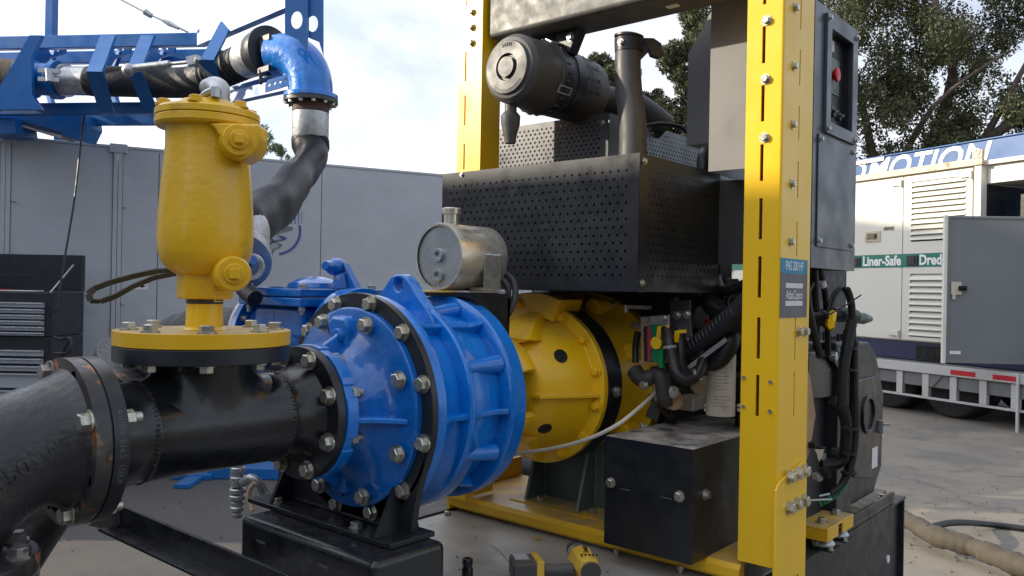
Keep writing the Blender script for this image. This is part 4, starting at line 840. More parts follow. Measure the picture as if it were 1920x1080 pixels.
# lifting eye
pl=[A(1.577,r,a) for a,r in ((132,.262),(124,.285),(116,.300),(110,.310),(104,.325),(99,.345),(95,.360),(91,.366),(87,.366),(83,.360),(79,.346),(74,.326),(68,.311),(61,.300),(52,.285),(44,.262),(66,.25),(88,.25),(110,.25))]
pl=[A(1.577,(p-A(1.577)).length,89+(math.degrees(math.atan2(p.z-AZ,p.x-AX))-89)*.82) for p in pl]
cap(pu,'lifting_eye','blue',[pl,circle3(A(1.577,.336,89),(1,0,0),(0,0,1),.019,20)],(0,.038,0),bev=.005)
# ---- support ring bracket
br=thing('pump_support','black steel ring bracket with gusseted feet bolted to a black box pedestal','pump support',(AX,1.44,1.05))
b=MB(); b.ring(A(1.430),(0,1,0),.272,.311,.020,96); b.build('support_ring','black_satin',br,bev=.0015)
pl=[A(1.430,.300,a) for a in range(-8,-61,-6)]+[A(1.43,.272,a) for a in range(-60,-123,-6)]+[A(1.43,.300,a) for a in range(-123,-172,-6)]
zf=1.0615
left=[(-2.12,1.20),(-2.135,1.14),(-2.15,zf)]; right=[(-1.55,zf),(-1.535,1.14),(-1.49,1.30)]
poly=pl+[Vector((x,1.43,z)) for x,z in left]+[Vector((x,1.43,z)) for x,z in right]
b=MB(); b.prism(poly,(0,.020,0)); b.build('bracket_plate','black_satin',br,smooth=False)
b=MB(); b.box((-2.17,1.345,1.0465),(-1.53,1.50,1.0605)); b.build('base_plate','black',br,bev=.002)
for x in (-1.60,-2.07):
    b=MB(); b.prism([(x,1.451,zf),(x,1.497,zf),(x,1.462,1.20),(x,1.451,1.20)],(.012,0,0)); b.prism([(x,1.352,zf),(x,1.429,zf),(x,1.429,1.22)],(.012,0,0)); b.build('gusset','black_satin',br,smooth=False)
# welds
b=MB()
for k in range(80): b.sphere((-2.10+.006*k,1.428+random.uniform(-.001,.001),zf+.004),.0055*random.uniform(.7,1.2),6,4)
b.build('weld_bead','black_satin',br)
for x,y in ((-2.06,1.375),(-1.70,1.375),(-1.70,1.47),(-2.06,1.47)): bolt(br,(x,y,1.0608),(0,0,1),.95)
flange_bolts(br,1.4295,(0,-1,0),.288,[17+30*k for k in range(12)],1.22)
pdt=thing('pedestal','black box section pedestal with rounded edges under the pump support ring','pedestal',(AX,1.4,.87))
b=MB(); b.box((-2.075,1.26,.862),(-1.49,1.505,1.045)); b.build('box_section','black',pdt,bev=.022)
b=MB(); b.box((-2.12,1.24,.858),(-1.45,1.52,.866)); b.build('foot_plate','black',pdt)
for x in (-1.98,-1.70):
    b=MB(); b.box((x,1.2575,.99),(x+.04,1.2595,.996)); b.build('weld_mark','grey',pdt)
# dark curved plate and ring behind left of the pump
dp=thing('drain_ring','black curved support plate behind the lower left of the blue pump','support plate',(-2.45,1.75,.9))
b=MB(); cc=V((-2.368,1.750,1.125)); b.ring(cc,(0,1,0),.215,.262,.02,60,math.radians(-100),math.radians(30)); b.build('curved_plate','black_satin',dp)
b=MB(); b.ring(cc+Vector((0,.03,0)),(0,1,0),.13,.215,.012,60,math.radians(-100),math.radians(40)); b.build('rubber_disc','strap',dp)
b=MB(); b.box((cc.x-.03,1.751,.87),(cc.x+.03,1.80,cc.z-.24)); b.build('stand','black_satin',dp)
# hydraulic fitting
hf=thing('hydraulic_hose','silver braided hydraulic hose with crimped fittings below the black tee','hose',(-2.632,1.600,0.994))
b=MB(); b.tube([(-2.655,1.600,1.051),(-2.657,1.600,1.009),(-2.645,1.600,0.969)],.022,14); b.build('hose_sleeve','galv',hf)
b=MB()
for k,(yy,r) in enumerate(((884,.026),(893,.020),(902,.028),(912,.024),(925,.030),(938,.030),(950,.024),(960,.026),(972,.020))):
    b.lathe([(0,r*.9),(.003,r),(.015,r),(.018,r*.9)],(-2.642,1.600,0.866) if False else V((-2.646,1.600,0.991))-Vector((0,0,(yy-900)*.00185)),(0,0,1),14)
b.build('crimp_fitting','galv',hf)
b=MB(); b.tube([(-2.611,1.600,0.988),(-2.563,1.600,1.011),(-2.540,1.620,0.991),(-2.537,1.640,0.956),(-2.514,1.660,0.928)],.016,12); b.build('side_fitting','galv',hf)
b=MB(); b.tube([(-2.504,1.580,1.009),(-2.521,1.570,0.980),(-2.519,1.570,0.944),(-2.498,1.570,0.914)],.008,10); b.build('brass_pipe','tan',hf)
# ================================================================= DISCHARGE CHECK VALVE (behind)
cv=thing('check_valve','dark blue flanged check valve with bolted cover behind the black pump ring','valve',(-2.55,1.85,1.35))
CZ=1.50; CY=1.87
def xc(x,z=CZ): return (x,CY,z)
b=MB(); b.lathe([(0,.19),(.035,.19)],xc(-2.86),(1,0,0),64); b.build('left_flange','blue_dark',cv,bev=.003)
b=MB(); b.lathe([(0,.188),(.016,.188)],xc(-2.878),(1,0,0),64); b.build('gasket','galv',cv)
b=MB(); b.lathe([(0,.14),(.05,.125),(.15,.15),(.30,.15),(.42,.125),(.47,.14)],xc(-2.825),(1,0,0),48); b.build('valve_body','blue_dark',cv)
b=MB(); b.lathe([(0,.19),(.035,.19)],xc(-2.36),(1,0,0),64); b.build('right_flange','blue_dark',cv,bev=.003)
b=MB(); b.lathe([(0,.19),(.035,.19)],xc(-2.32),(1,0,0),64); b.build('pump_flange','blue',cv,bev=.003)
b=MB(); b.tube([xc(-2.30),(-2.18,CY,1.49),(-2.05,1.84,1.44),(-1.95,1.75,1.38)],[.13,.135,.14,.15],32); b.build('discharge_neck','blue_dark',cv)
b=MB(); b.box((-2.76,1.72,1.50),(-2.44,2.02,1.618)); b.build('bonnet','blue_dark',cv,bev=.02)
b=MB(); b.box((-2.80,1.68,1.62),(-2.40,2.06,1.652)); b.build('lower_cover','blue_dark',cv,bev=.006)
b=MB(); b.box((-2.80,1.68,1.6545),(-2.40,2.06,1.684)); b.build('upper_cover','blue_dark',cv,bev=.006)
b=MB(); b.lathe([(0,.11),(.02,.10),(.034,.07),(.045,.03)],(-2.62,1.90,1.685),(0,0,1),40); b.lathe([(0,.045),(.05,.035),(.06,.028)],(-2.42,1.88,1.685),(0,0,1),8); b.build('cover_dome','blue_dark',cv,bev=.004)
b=MB(); b.sphere((-2.44,1.86,1.765),.042,14,8,(1,1,.8)); b.lathe([(0,.02),(.03,.018)],(-2.40,1.80,1.765),(.4,-1,.1),8); b.prism([(-2.36,1.86,1.685),(-2.32,1.86,1.685),(-2.40,1.86,1.78)],(0,.03,0)); b.build('lever_boss','blue_dark',cv,bev=.004)
for x,y in ((-2.77,1.71),(-2.43,1.71),(-2.77,2.02),(-2.43,2.02)):
    bolt(cv,(x,y,1.6845),(0,0,1),1.0); bolt(cv,(x,y,1.6195),(0,0,-1),.9,'stud')
for k in range(8):
    a=math.radians(22.5+45*k); bolt(cv,(-2.282,CY+.165*math.cos(a),CZ+.165*math.sin(a)),(1,0,0),1.1); bolt(cv,(-2.826,CY+.165*math.cos(a),CZ+.165*math.sin(a)),(1,0,0),.9,'stud')
b=MB(); b.tube([(-2.88,CY,CZ),(-3.02,CY,CZ),(-3.387,1.775,1.469),(-3.531,1.718,1.318),(-3.434,1.538,1.159),(-3.117,1.283,1.064)],.100,28); b.build('outlet_pipe','engine',cv)
b=MB(); b.tube([(-2.703,1.111,1.233),(-2.710,1.039,1.144),(-2.732,0.954,1.019),(-2.727,0.827,0.832),(-2.738,0.752,0.657)],.13,32); b.build('suction_pipe','cast',cv)
b=MB(); b.tube([(-2.712,1.629,1.721),(-2.649,1.617,1.673),(-2.577,1.613,1.645)],.03,12); b.build('vent_hose','rubber',cv)
# second black flanged elbow seen between tee and elbow (suction branch behind)
se=thing('suction_flange_pair','dirty black flange pair tilted behind the tee and the worn elbow','pipe flange',(-2.340,1.092,1.434))
fa=(RT*.46+UPV*.84-FW*.12).normalized(); c=V((-2.334,1.137,1.388))
for k,(t,r,mm) in enumerate(((-.05,.17,'grease'),(0,.19,'cast_rim'),(.048,.19,'cast'),(.10,.125,'cast'))):
    b=MB(); b.lathe([(0,r),(.036 if k<3 else .06,r if k<3 else .115)],c+fa*(t-.02),fa,56); b.build('flange_disc' if k<3 else 'pipe_stub',mm,se,bev=.003)
xq,yq,_=frame_from(fa)
for k in range(8):
    a=2*math.pi*(k+.3)/8; bolt(se,c+fa*(-.021)+xq*(.155*math.cos(a))+yq*(.155*math.sin(a)),-fa,1.2,'hex','grease')
b=MB(); b.tube([c-fa*.05,c-fa*.16],[.12,.115],24); b.build('elbow_stub','cast',se)
# ================================================================= HEADER TANK ON THE PUMP
tk=thing('header_tank','small zinc plated cylindrical header tank on a black stand above the blue pump','tank',(AX,1.83,1.68))
TZ=1.792
b=MB(); b.lathe([(0,.0),(0,.094),(.001,.094)],(AX,1.748,TZ),(0,1,0),64); b.build('end_plate','zinc_grey',tk)
b=MB(); b.lathe([(0,.094),(.0,.101),(.004,.1025),(.205,.1025),(.209,.098),(.209,.0)],(AX,1.742,TZ),(0,1,0),72,caps=False); b.build('tank_shell','zinc_yellow',tk)
for z in (TZ+.004,TZ-.058):
    b=MB(); b.lathe([(0,.021),(.010,.021),(.010,.011),(.002,.011),(.002,0)],(AX-.002,1.7475,z),(0,-1,0),24); b.build('port','zinc_grey',tk,bev=.001)
b=MB(); b.lathe([(0,.024),(.035,.024),(.035,.030),(.052,.030),(.054,.026)],(AX-.005,1.80,TZ+.098),(0,0,1),24); b.build('filler_neck','zinc_yellow',tk,bev=.001)
b=MB(); b.lathe([(0,.028),(.016,.028)],(AX-.005,1.80,TZ+.137),(0,0,1),6); b.build('filler_cap','zinc_grey',tk,bev=.001)
b=MB(); b.box((AX+.045,1.835,1.690),(AX+.105,1.915,1.70)); b.prism([(AX+.1045,1.838,1.70),(AX+.1045,1.912,1.70),(AX+.1045,1.912,1.80),(AX+.1045,1.838,1.80)],(-.004,0,0)); b.build('side_bracket','zinc_yellow',tk)
b=MB()
for k in range(18): b.sphere((AX+.103,1.84+.004*k,1.80),.004*random.uniform(.7,1.3),6,4)
b.build('weld_bead','zinc_grey',tk)
b=MB(); b.box((AX-.11,1.76,1.6835),(AX+.115,1.93,1.6885)); b.build('saddle_plate','zinc_yellow',tk,bev=.001)
b=MB(); b.box((AX-.09,1.70,1.684),(AX+.05,1.759,1.688)); b.build('front_shim','yellow',tk)
for x in (AX+.065,AX+.095): bolt(tk,(x,1.90,1.683),(0,0,-1),.8,'stud')
sb2=thing('tank_stand','black folded steel stand carrying the header tank on the rear pump flange','stand',(AX,1.85,1.66))
b=MB(); b.box((AX-.10,1.765,1.670),(AX+.125,1.935,1.682)); b.box((AX-.10,1.925,1.60),(AX+.125,1.935,1.6695)); b.prism([(AX+.125,1.765,1.6695),(AX+.125,1.935,1.6695),(AX+.125,1.935,1.50),(AX+.125,1.85,1.55)],(-.006,0,0)); b.build('folded_plate','black',sb2)
hs=MB(); 
hs.tube([(-1.761,1.950,1.740),(-1.729,1.970,1.747),(-1.687,1.980,1.724),(-1.669,1.970,1.673),(-1.675,1.950,1.624),(-1.690,1.930,1.590)],.0105,12)
hs.tube([(-1.743,1.930,1.722),(-1.720,1.950,1.730),(-1.694,1.960,1.706),(-1.691,1.960,1.666),(-1.690,1.940,1.624),(-1.695,1.920,1.602)],.0105,12)
o=hs.build('tank_hoses','plastic',origin=(AX+.1,1.95,1.7)); tag(o,'pair of thin dark hoses curling down from the header tank','hose')
# ================================================================= YELLOW COUPLING HOUSING
ho=thing('coupling_housing','yellow ribbed cast coupling housing with a black band between pump and engine','coupling housing',(AX,2.2,1.1))
b=MB(); b.lathe([(0,.155),(.02,.160),(.16,.160),(.175,.172),(.195,.175),(.215,.172),(.222,.150)],A(1.82),(0,1,0),72,a0=math.radians(205),a1=math.radians(515),caps=True); b.build('neck','yellow_house',ho,bev=.003)
b=MB(); b.lathe([(0,.10),(.15,.105)],A(1.83),(0,1,0),48); b.build('coupling_hub','grease',ho)
b=MB(); b.lathe([(.03,.150),(.05,.168),(.20,.232),(.212,.236),(.221,.240),(.222,.262),(.226,.277),(.250,.277)],A(2.018),(0,1,0),96); b.build('cone_plate','yellow_house',ho,bev=.003,ang=50)
def hrib(deg,m='yellow_house',th=.014):
    t=math.radians(deg); d=Vector((math.cos(t),0,math.sin(t))); n=Vector((-math.sin(t),0,math.cos(t)))*th
    b=MB(); b.prism([A(2.03)+d*.14-n/2,A(2.03)+d*.178-n/2,A(2.245)+d*.268-n/2,A(2.245)+d*.15-n/2],n); b.build('rib',m,ho,bev=.003)
for dg in(-4,176): hrib(dg)
for dg in (88,-88):   # wide triangular webs
    t=math.radians(dg); d=Vector((math.cos(t),0,math.sin(t))); tt=Vector((-math.sin(t),0,math.cos(t)))
    b=MB(); vs=[A(2.04)+d*.170+tt*.11,A(2.04)+d*.170-tt*.11,A(2.243)+d*.272,A(2.243)+d*.15+tt*.09,A(2.243)+d*.15-tt*.09,A(2.04)+d*.13]
    b.add(vs,[(0,2,1),(0,3,2),(1,2,4),(0,5,3),(1,4,5),(0,1,5),(2,3,4),(3,5,4)]); b.build('triangular_web','yellow_house',ho)
def disc_hole(Y_,deg,r1,r2,nm='dark_hole_disc'):
    t_=math.radians(deg); rd_=Vector((math.cos(t_),0,math.sin(t_))); nn=(rd_-Vector((0,.427,0))).normalized(); b=MB(); c=A(Y_)+rd_*(.168+(Y_-2.068)*.427)+nn*.0018
    x,y,a=frame_from(nn); vs=[c+x*(r1*math.cos(k*math.pi/12))+y*(r2*math.sin(k*math.pi/12)) for k in range(24)]
    b.prism(vs,-nn*.012); b.build(nm,'dark',ho)  # dark disc in place of an opening; the hole's shade is its colour
disc_hole(2.146,33.6,.024,.024); disc_hole(2.110,-43,.024,.022); disc_hole(2.146,147,.024,.024)
for k,a in enumerate((84,66,40,14,-12,-38,-64,-88,106)): bolt(ho,A(2.238,.255,a),(0,-1,0),.95,'hex','yellow_house')
b=MB(); b.lathe([(0,.2765),(.085,.2765)],A(2.2695),(0,1,0),96); b.build('black_band','black_satin',ho,bev=.002)
bolt(ho,A(2.315,.277,-2),(1,0,0),1.0)
# upper left mounting lug
b=MB(); b.ring(A(2.20),(0,1,0),.235,.318,.045,24,math.radians(62),math.radians(112)); b.build('mounting_lug','yellow_house',ho,bev=.004)
bolt(ho,A(2.198,.285,102),(0,-1,0),.95,'hex','yellow_house')
b=MB(); b.ring(A(2.246),(0,1,0),.275,.318,.09,24,math.radians(62),math.radians(112)); b.build('lug_wall','yellow_house',ho,bev=.003)
fh=thing('flywheel_housing','yellow bell shaped flywheel housing rimmed with bolts on the engine','flywheel housing',(AX,2.45,1.1))
b=MB(); b.lathe([(0,.262),(.06,.268),(.12,.285),(.150,.305),(.156,.322),(.20,.326),(.215,.322)],A(2.357),(0,1,0),96); b.build('bell','yellow_house',fh,bev=.003,ang=50)
for a in (86,66,42,18,-8,-30,-52,-74,-96,110): bolt(fh,A(2.512,.300,a),(0,-1,0),1.1)
for a in (94,70,25,-35): 
    b=MB(); b.lathe([(0,.03),(.05,.034),(.1,.03)],A(2.42,.285,a),(0,1,0),20); b.build('boss','yellow_house',fh,bev=.004)
# pale cable slung in front of the housing
o=MB(); o.tube([(-1.758,2.020,1.157),(-1.673,2.040,1.170),(-1.548,2.060,1.202),(-1.434,2.070,1.246),(-1.358,2.100,1.293),(-1.345,2.200,1.336),(-1.381,2.350,1.362)],.0062,10); o=o.build('pale_cable','cable_white',origin=(-1.5,2.05,1.15)); tag(o,'pale cable slung in an arc under the yellow coupling housing','cable')
# green pedestal
gp=thing('engine_pedestal','dark green welded steel pedestal under the yellow flywheel housing','pedestal',(AX,2.4,.92))
b=MB(); b.box((-1.94,2.28,.9245),(-1.50,2.60,.9285)); b.build('base_plate','yellow_dusty',gp)
b=MB(); b.box((-1.90,2.40,.931),(-1.54,2.415,1.20)); b.build('front_plate','green_steel',gp)
for x in(-1.885,-1.655):
    b=MB(); b.prism([(x,2.30,.931),(x,2.399,.931),(x,2.399,1.16),(x,2.372,1.16)],(.010,0,0)); b.build('gusset','green_steel',gp)
    b=MB(); b.prism([(x-.0005,2.297,.931),(x-.0005,2.2999,.931),(x-.0005,2.3719,1.16),(x-.0005,2.368,1.16)],(.011,0,0)); b.build('gusset_edge','green_edge',gp)
    b=MB()
    for k in range(36): b.sphere((x+.014,2.397,.935+.0062*k),.0045*random.uniform(.7,1.2),6,4)
    b.build('weld_bead','green_edge',gp)
for x in (-1.85,-1.62): bolt(gp,(x+.01,2.335,.9305),(0,0,1),.9)
# ================================================================= SKID
sk=thing('base_tank','galvanised deck over a black base frame that carries the whole pump set','base frame',(-1.5,2.6,0))
b=MB(); b.box((-2.16,1.0,.835),(-1.0,2.42,.8565)); b.build('deck_plate','deck',sk,bev=.0015)
b=MB(); b.box((-2.15,2.425,.835),(-1.05,3.75,.853)); b.build('rear_deck','black_satin',sk)
b=MB(); b.box((-2.172,1.2,.842),(-2.163,2.3,.8635)); b.build('deck_strip','rubber',sk)
b=MB(); b.box((-2.12,1.2,.30),(-1.06,3.7,.83)); b.build('tank_body','black_satin',sk,smooth=False)
b=MB(); b.box((-1.045,1.2,.30),(-.985,3.70,.842)); b.build('side_beam','black_satin',sk,bev=.006)
b=MB(); b.box((-1.03,1.2,.8425),(-.960,3.705,.853)); b.build('beam_lip','black_satin',sk)
b=MB(); b.box((-1.04,3.70,.28),(-.965,3.712,.846)); b.build('end_web','black_satin',sk,smooth=False)
b=MB(); b.box((-.984,3.45,.25),(-.95,3.72,.262)); b.build('foot_lug','black_satin',sk)
for y in (1.4,2.3,3.5):
    for x in(-2.0,-1.15):
        b=MB(); b.box((x-.12,y-.12,0),(x+.12,y+.12,.30)); b.build('support_foot','black_satin',sk,bev=.01)
b=MB(); b.cyl((-.985,3.55,.62),(-.980,3.55,.62),.016); b.build('drain_plug','white',sk)
b=MB(); b.tube([(-1.775,1.995,0.858),(-1.727,1.980,0.858),(-1.656,1.937,0.859),(-1.587,1.887,0.859)],.004,8); o=b.build('wire_scrap','cable_white',origin=(-1.55,1.75,.86)); tag(o,'short scrap of pale wire lying on the galvanised deck','wire')
rng=np.random.default_rng(11); b=MB()
for k in range(50):
    x,y=rng.uniform(-2.1,-1.15),rng.uniform(1.6,2.1); s_=rng.uniform(.0012,.0035); b.sphere((x,y,.857+s_*.4),s_,6,3,(1,1.4,.5))
o=b.build('grit','dark',origin=(-1.5,1.9,.857)); o['kind']='stuff'
o=MB(); c=V((-1.699,2.145,0.862)); o.prism([c+Vector((-.02,-.008,0)),c+Vector((0,-.012,.004)),c+Vector((.022,.002,.001)),c+Vector((.002,.012,.006))],(0,0,.001)); o=o.build('dry_leaf','leaf_dry',origin=c); tag(o,'small dry yellow leaf on the galvanised deck','leaf')
b=MB(); b.tube([(-2.30,1.22,.80),(-1.9,1.22,.80),(-1.2,1.22,.80)],.03,16,smooth=False); b.build('front_tube','yellow',sk)
# ================================================================= YELLOW FRAME
fr=thing('lifting_frame','tall yellow slotted steel frame with posts, base channel and bolted foot plates','frame',(-1.5,2.25,.86))
FY=2.20
def hs_(lst,z0,s0,s1): return [(s0,s1,a-z0,c-z0) for a,c in lst]
z0,z1=.935,2.95
zs_f=[(1.357,1.477),(1.571,1.691),(1.803,1.911),(2.012,2.127),(2.196,2.293),(2.36,2.455),(2.52,2.62),(2.69,2.79)]
zs_f=[(1.355,1.465),(1.520,1.633),(1.692,1.803),(1.803+.052,1.915+.05),(2.022,2.130),(2.178,2.262),(2.325,2.405),(2.50,2.60),(2.68,2.78)]
zs_f=[(1.352,1.468),(1.514,1.630),(1.686,1.802),(1.850,1.966),(2.0145,2.118),(2.182,2.284),(2.346,2.450),(2.512,2.62),(2.68,2.79)]
b=MB(); b.slots((-1.013,FY,z0),(1,0,0),(0,0,1),.101,z1-z0,hs_(zs_f,z0,.045,.055),.006); b.build('front_face','yellow',fr,smooth=False)
zs_s=[(1.345,1.475),(1.60-.09,1.64-.005),(1.806,1.906),(1.975,2.08),(2.140,2.240),(2.298,2.402),(2.46,2.56),(2.63,2.73)]
b=MB(); b.slots((-.905,FY+.008,z0),(0,1,0),(0,0,1),.215,z1-z0,hs_(zs_s,z0,.108,.115),.006); b.build('side_face','yellow',fr,smooth=False)
b=MB(); b.lathe([(0,.008),(z1-z0,.008)],(-.913,FY+.008,z0),(0,0,1),24); b.build('bend_edge','yellow',fr)
b=MB(); b.box((-1.013,FY+.40,z0),(-.905,FY+.406,z1)) if False else b.box((-1.013,FY+.217,z0),(-.912,FY+.223,z1)); b.build('rear_face','yellow',fr,smooth=False)
b=MB(); b.box((-1.013,FY+.007,z0),(-1.007,FY+.216,z1)); b.build('inner_face','yellow',fr,smooth=False)
for z in (2.136,2.300,2.465,2.63): bolt(fr,(-.956,FY-.0005,z),(0,-1,0),.75)
for z in (2.010,1.846,2.178,2.344,2.510): bolt(fr,(-.9045,2.272,z),(1,0,0),.70)
for y in (2.343,2.392): bolt(fr,(-.9045,y,1.588),(1,0,0),.8)
for x,z in ((-1.003,1.457),(-.925,1.452),(-1.003,1.375),(-.925,1.370)): bolt(fr,(x,FY-.0005,z),(0,-1,0),.45,'socket')
# foot plate of the right post
b=MB(); b.prism([(-.9045,2.185,.80),(-.9045,2.41,.80),(-.9045,2.41,1.197),(-.9045,2.39,1.209),(-.9045,2.21,1.176),(-.9045,2.185,1.155)],(.008,0,0)); b.build('foot_plate','yellow',fr,bev=.002)
for y in (2.272,2.328,2.383):
    bolt(fr,(-.896,y,1.180),(1,0,0),1.05); bolt(fr,(-.896,y,1.092),(1,0,0),1.05)
b=MB(); b.box((-.8962,2.345,.86),(-.8955,2.352,.885)); b.build('edge_notch','dark',fr)
# name label on the side face
lb=lambda u,v,w_:(-.9048+w_,2.303+u,1.715+v)
b=MB(); b.box((-.9045,2.205,1.630),(-.9035,2.402,1.7555)); b.build('label_sheet','label_grey',fr,smooth=False)
b=MB(); b.box((-.9045,2.205,1.7558),(-.9035,2.402,1.798)); b.build('label_header','label_cyan',fr,smooth=False)
text(fr,'PAS 200 HF','label_lettering','white',.037,lambda u,v,w_:(-.9034+w_,2.303+u,1.7765+v),.0004,bold=.0002,sx=.72)
text(fr,'AtlasCopco','label_lettering','white',.036,lambda u,v,w_:(-.9034+w_,2.303+u,1.694+v),.0004,bold=.0,shear=.25,sx=.72)
for z in (1.7145,1.664): 
    b=MB(); b.box((-.9034,2.240,z),(-.9029,2.366,z+.014)); b.build('logo_bar','paper',fr,smooth=False)
# left post
zs_l=[(2.15-.01,2.215+.02),(2.305,2.418),(2.470,2.580),(2.75,2.86)]
b=MB(); b.slots((-2.165,FY,z0),(1,0,0),(0,0,1),.120,z1-z0,hs_(zs_l,z0,.034,.042),.006); b.build('front_face','yellow',fr,smooth=False)
b=MB(); b.box((-2.051,FY+.007,z0),(-2.045,FY+.105,z1)); b.build('side_face','yellow',fr,smooth=False)
b=MB(); b.box((-2.164,FY+.007,z0),(-2.159,FY+.105,z1)); b.build('side_face','yellow',fr,smooth=False)
for z in (2.668,2.725,2.61-.0): bolt(fr,(-2.101,FY-.0005,z),(0,-1,0),.85)
b=MB(); b.box((-2.175,FY-.05,.925),(-2.04,FY-.044,1.01)); b.build('foot_plate','yellow',fr,bev=.002)
# bottom channel
b=MB(); b.prism([(-2.17,FY+.03,.868),(-2.17,FY+.003,.872),(-2.17,FY-.006,.882),(-2.17,FY-.006,.908),(-2.17,FY+.004,.922),(-2.17,FY+.024,.924),(-2.17,FY+.42,.924),(-2.17,FY+.42,.916),(-2.17,FY+.03,.916)],(1.165,0,0)); b.build('base_channel','yellow_dusty',fr,bev=.002)
b=MB(); b.box((-2.18,FY-.004,.862),(-2.165,FY+.42,1.0)); b.build('channel_end','yellow',fr)
for x in (-1.414,-1.189): bolt(fr,(x,FY-.01,.880),(0,0,-1),.7,'stud')
bolt(fr,(-2.13,2.15,.857),(0,0,1),.8)
# top beam
tb=thing('top_beam','weathered galvanised box beam across the top of the yellow frame','beam',(-1.55,2.3,2.61))
b=MB(); b.box((-2.034,2.215,2.615),(-1.02,2.405,2.86)); b.build('box_beam','galv_beam',tb,bev=.018)
b=MB(); b.box((-1.34,2.30,2.611),(-1.30,2.325,2.6145)); b.build('beam_slot','white',tb)
# ================================================================= PERFORATED GUARDS
pb=thing('perforated_guard','large black perforated sheet steel guard box over the coupling','guard box',(-1.7,2.3,1.695))
X0,X1,Y0,Y1,Z0,Z1=-2.117,-1.288,2.08,2.60,1.696,2.108
b=MB(); b.perf((X0,Y0,Z0),(1,0,0),(0,0,1),X1-X0,Z1-Z0,.0290,.0242,.0046,.030,.026); b.build('front_panel','black_satin',pb,smooth=False)
b=MB(); b.perf((X1,Y0+.003,Z0),(0,1,0),(0,0,1),Y1-Y0,Z1-Z0,.0290,.0242,.0040,.040,.03); b.build('side_panel','black_satin',pb,smooth=False)
b=MB(); b.box((X0-.0015,Y0+.0035,Z0),(X0,Y1,Z1)); b.build('left_panel','black_satin',pb,smooth=False)
b=MB(); b.box((X0,Y1-.003,Z0),(X1-.004,Y1,Z1)); b.build('back_panel','black_satin',pb,smooth=False)
b=MB(); b.box((X0,Y0+.0035,Z0-.002),(X1-.004,Y0+.05,Z0)); b.build('bottom_lip','black_satin',pb)
b=MB(); b.box((X1-.030,Y0-.0015,Z0),(X1+.001,Y0-.0003,Z1)); b.build('corner_fold','black_satin',pb)
b=MB(); b.box((X0+.005,Y0+.05,Z0+.01),(X1-.05,Y1-.01,Z1-.006)); b.build('dark_backing','dark',pb,smooth=False)  # dark box added behind the holes to stand for the shaded inside
for z in (1.722,2.085): bolt(pb,(X1+.001,Y0+.022,z),(1,0,0),.55,'hex')
bolt(pb,(-2.02,2.0795,2.098),(0,-1,0),.4)
up=thing('perforated_guard','upper black perforated guard box under the air cleaner','guard box',(-2.0,2.8,2.1))
b=MB(); b.perf((-2.288,2.5,2.05),(1,0,0),(0,0,1),.604,.300,.0225,.0165,.0050,.022,.016); b.build('front_panel','grey_panel',up,smooth=False)
b=MB(); b.perf((-1.6835,2.503,2.05),(0,1,0),(0,0,1),1.5,.300,.0225,.0165,.0050,.06,.016); b.build('side_panel','grey_panel',up,smooth=False)
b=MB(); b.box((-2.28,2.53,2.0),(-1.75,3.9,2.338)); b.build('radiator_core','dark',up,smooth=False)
b=MB(); b.box((-2.29,2.503,2.05),(-2.286,4.0,2.35)); b.build('left_panel','black_satin',up,smooth=False)
bolt(up,(-1.71,2.4995,2.315),(0,-1,0),.5); 
# ================================================================= AIR CLEANER
ac=thing('air_cleaner','round black plastic air cleaner with dust valve slung under the top beam','air cleaner',(-1.83,2.3,2.58))
AC=Vector((-1.828,0,2.452))
def C_(y): return AC+Vector((0,y,0))
b=MB(); b.lathe([(0.006,0),(0.006,.036),(.010,.038),(.010,.044),(-.001,.047),(-.001,.089),(.002,.0915),(.0085,.0925),(.011,.104),(.022,.113),(.030,.118),(.16,.122),(.166,.126)],C_(2.09),(0,1,0),72,caps=False); b.build('end_bowl','plastic_sunlit',ac,ang=24)
b=MB(); b.lathe([(0,0),(0,.032),(-.004,.034),(-.004,.0345)],C_(2.0885),(0,1,0),48); b.build('centre_disc','plastic_sunlit',ac)
def arct(s,r,a0,size,up_=True):
    def fn(u,v,w_):
        a=math.radians(a0)-(u/r if up_ else -u/r); rr=r+v if up_ else r-v; return C_(2.0885-w_)+Vector((rr*math.cos(a),0,rr*math.sin(a)))
    text(ac,s,'moulded_text','plastic',size,fn,.0012,sx=.9)
for k in range(5):
    a=math.radians(104-7*k); p=C_(2.0875)+Vector((.077*math.cos(a),0,.077*math.sin(a))); d=Vector((math.cos(a),0,math.sin(a))); b=MB(); b.bar(p-d*.006,p+d*.006,.002,.003); b.build('moulded_mark','plastic',ac)
for rr in (.078,.084):
    for k in range(26):
        a=math.radians(-128+3.6*k); p=C_(2.0882)+Vector((rr*math.cos(a),0,rr*math.sin(a))); t=Vector((-math.sin(a),0,math.cos(a))); b=MB(); b.bar(p-t*.0018,p+t*.0018,.0012,.003); b.build('moulded_mark','plastic',ac,rec=False,smooth=False)
b=MB(); b.lathe([(0,.126),(.004,.131),(.030,.131),(.034,.127),(.05,.127)],C_(2.258),(0,1,0),72); b.build('clamp_band','black_satin',ac)
for k in range(26):
    a=360/26*k; b=MB(); p=C_(2.262)+Vector((.131*math.cos(math.radians(a)),0,.131*math.sin(math.radians(a)))); b.bar(p,p+Vector((0,.022,0)),.006,.006); b.build('band_rib','plastic',ac)
b=MB(); b.lathe([(0,.124),(.14,.122),(.23,.118),(.262,.100),(.275,.06)],C_(2.31),(0,1,0),72); b.build('canister','plastic',ac)
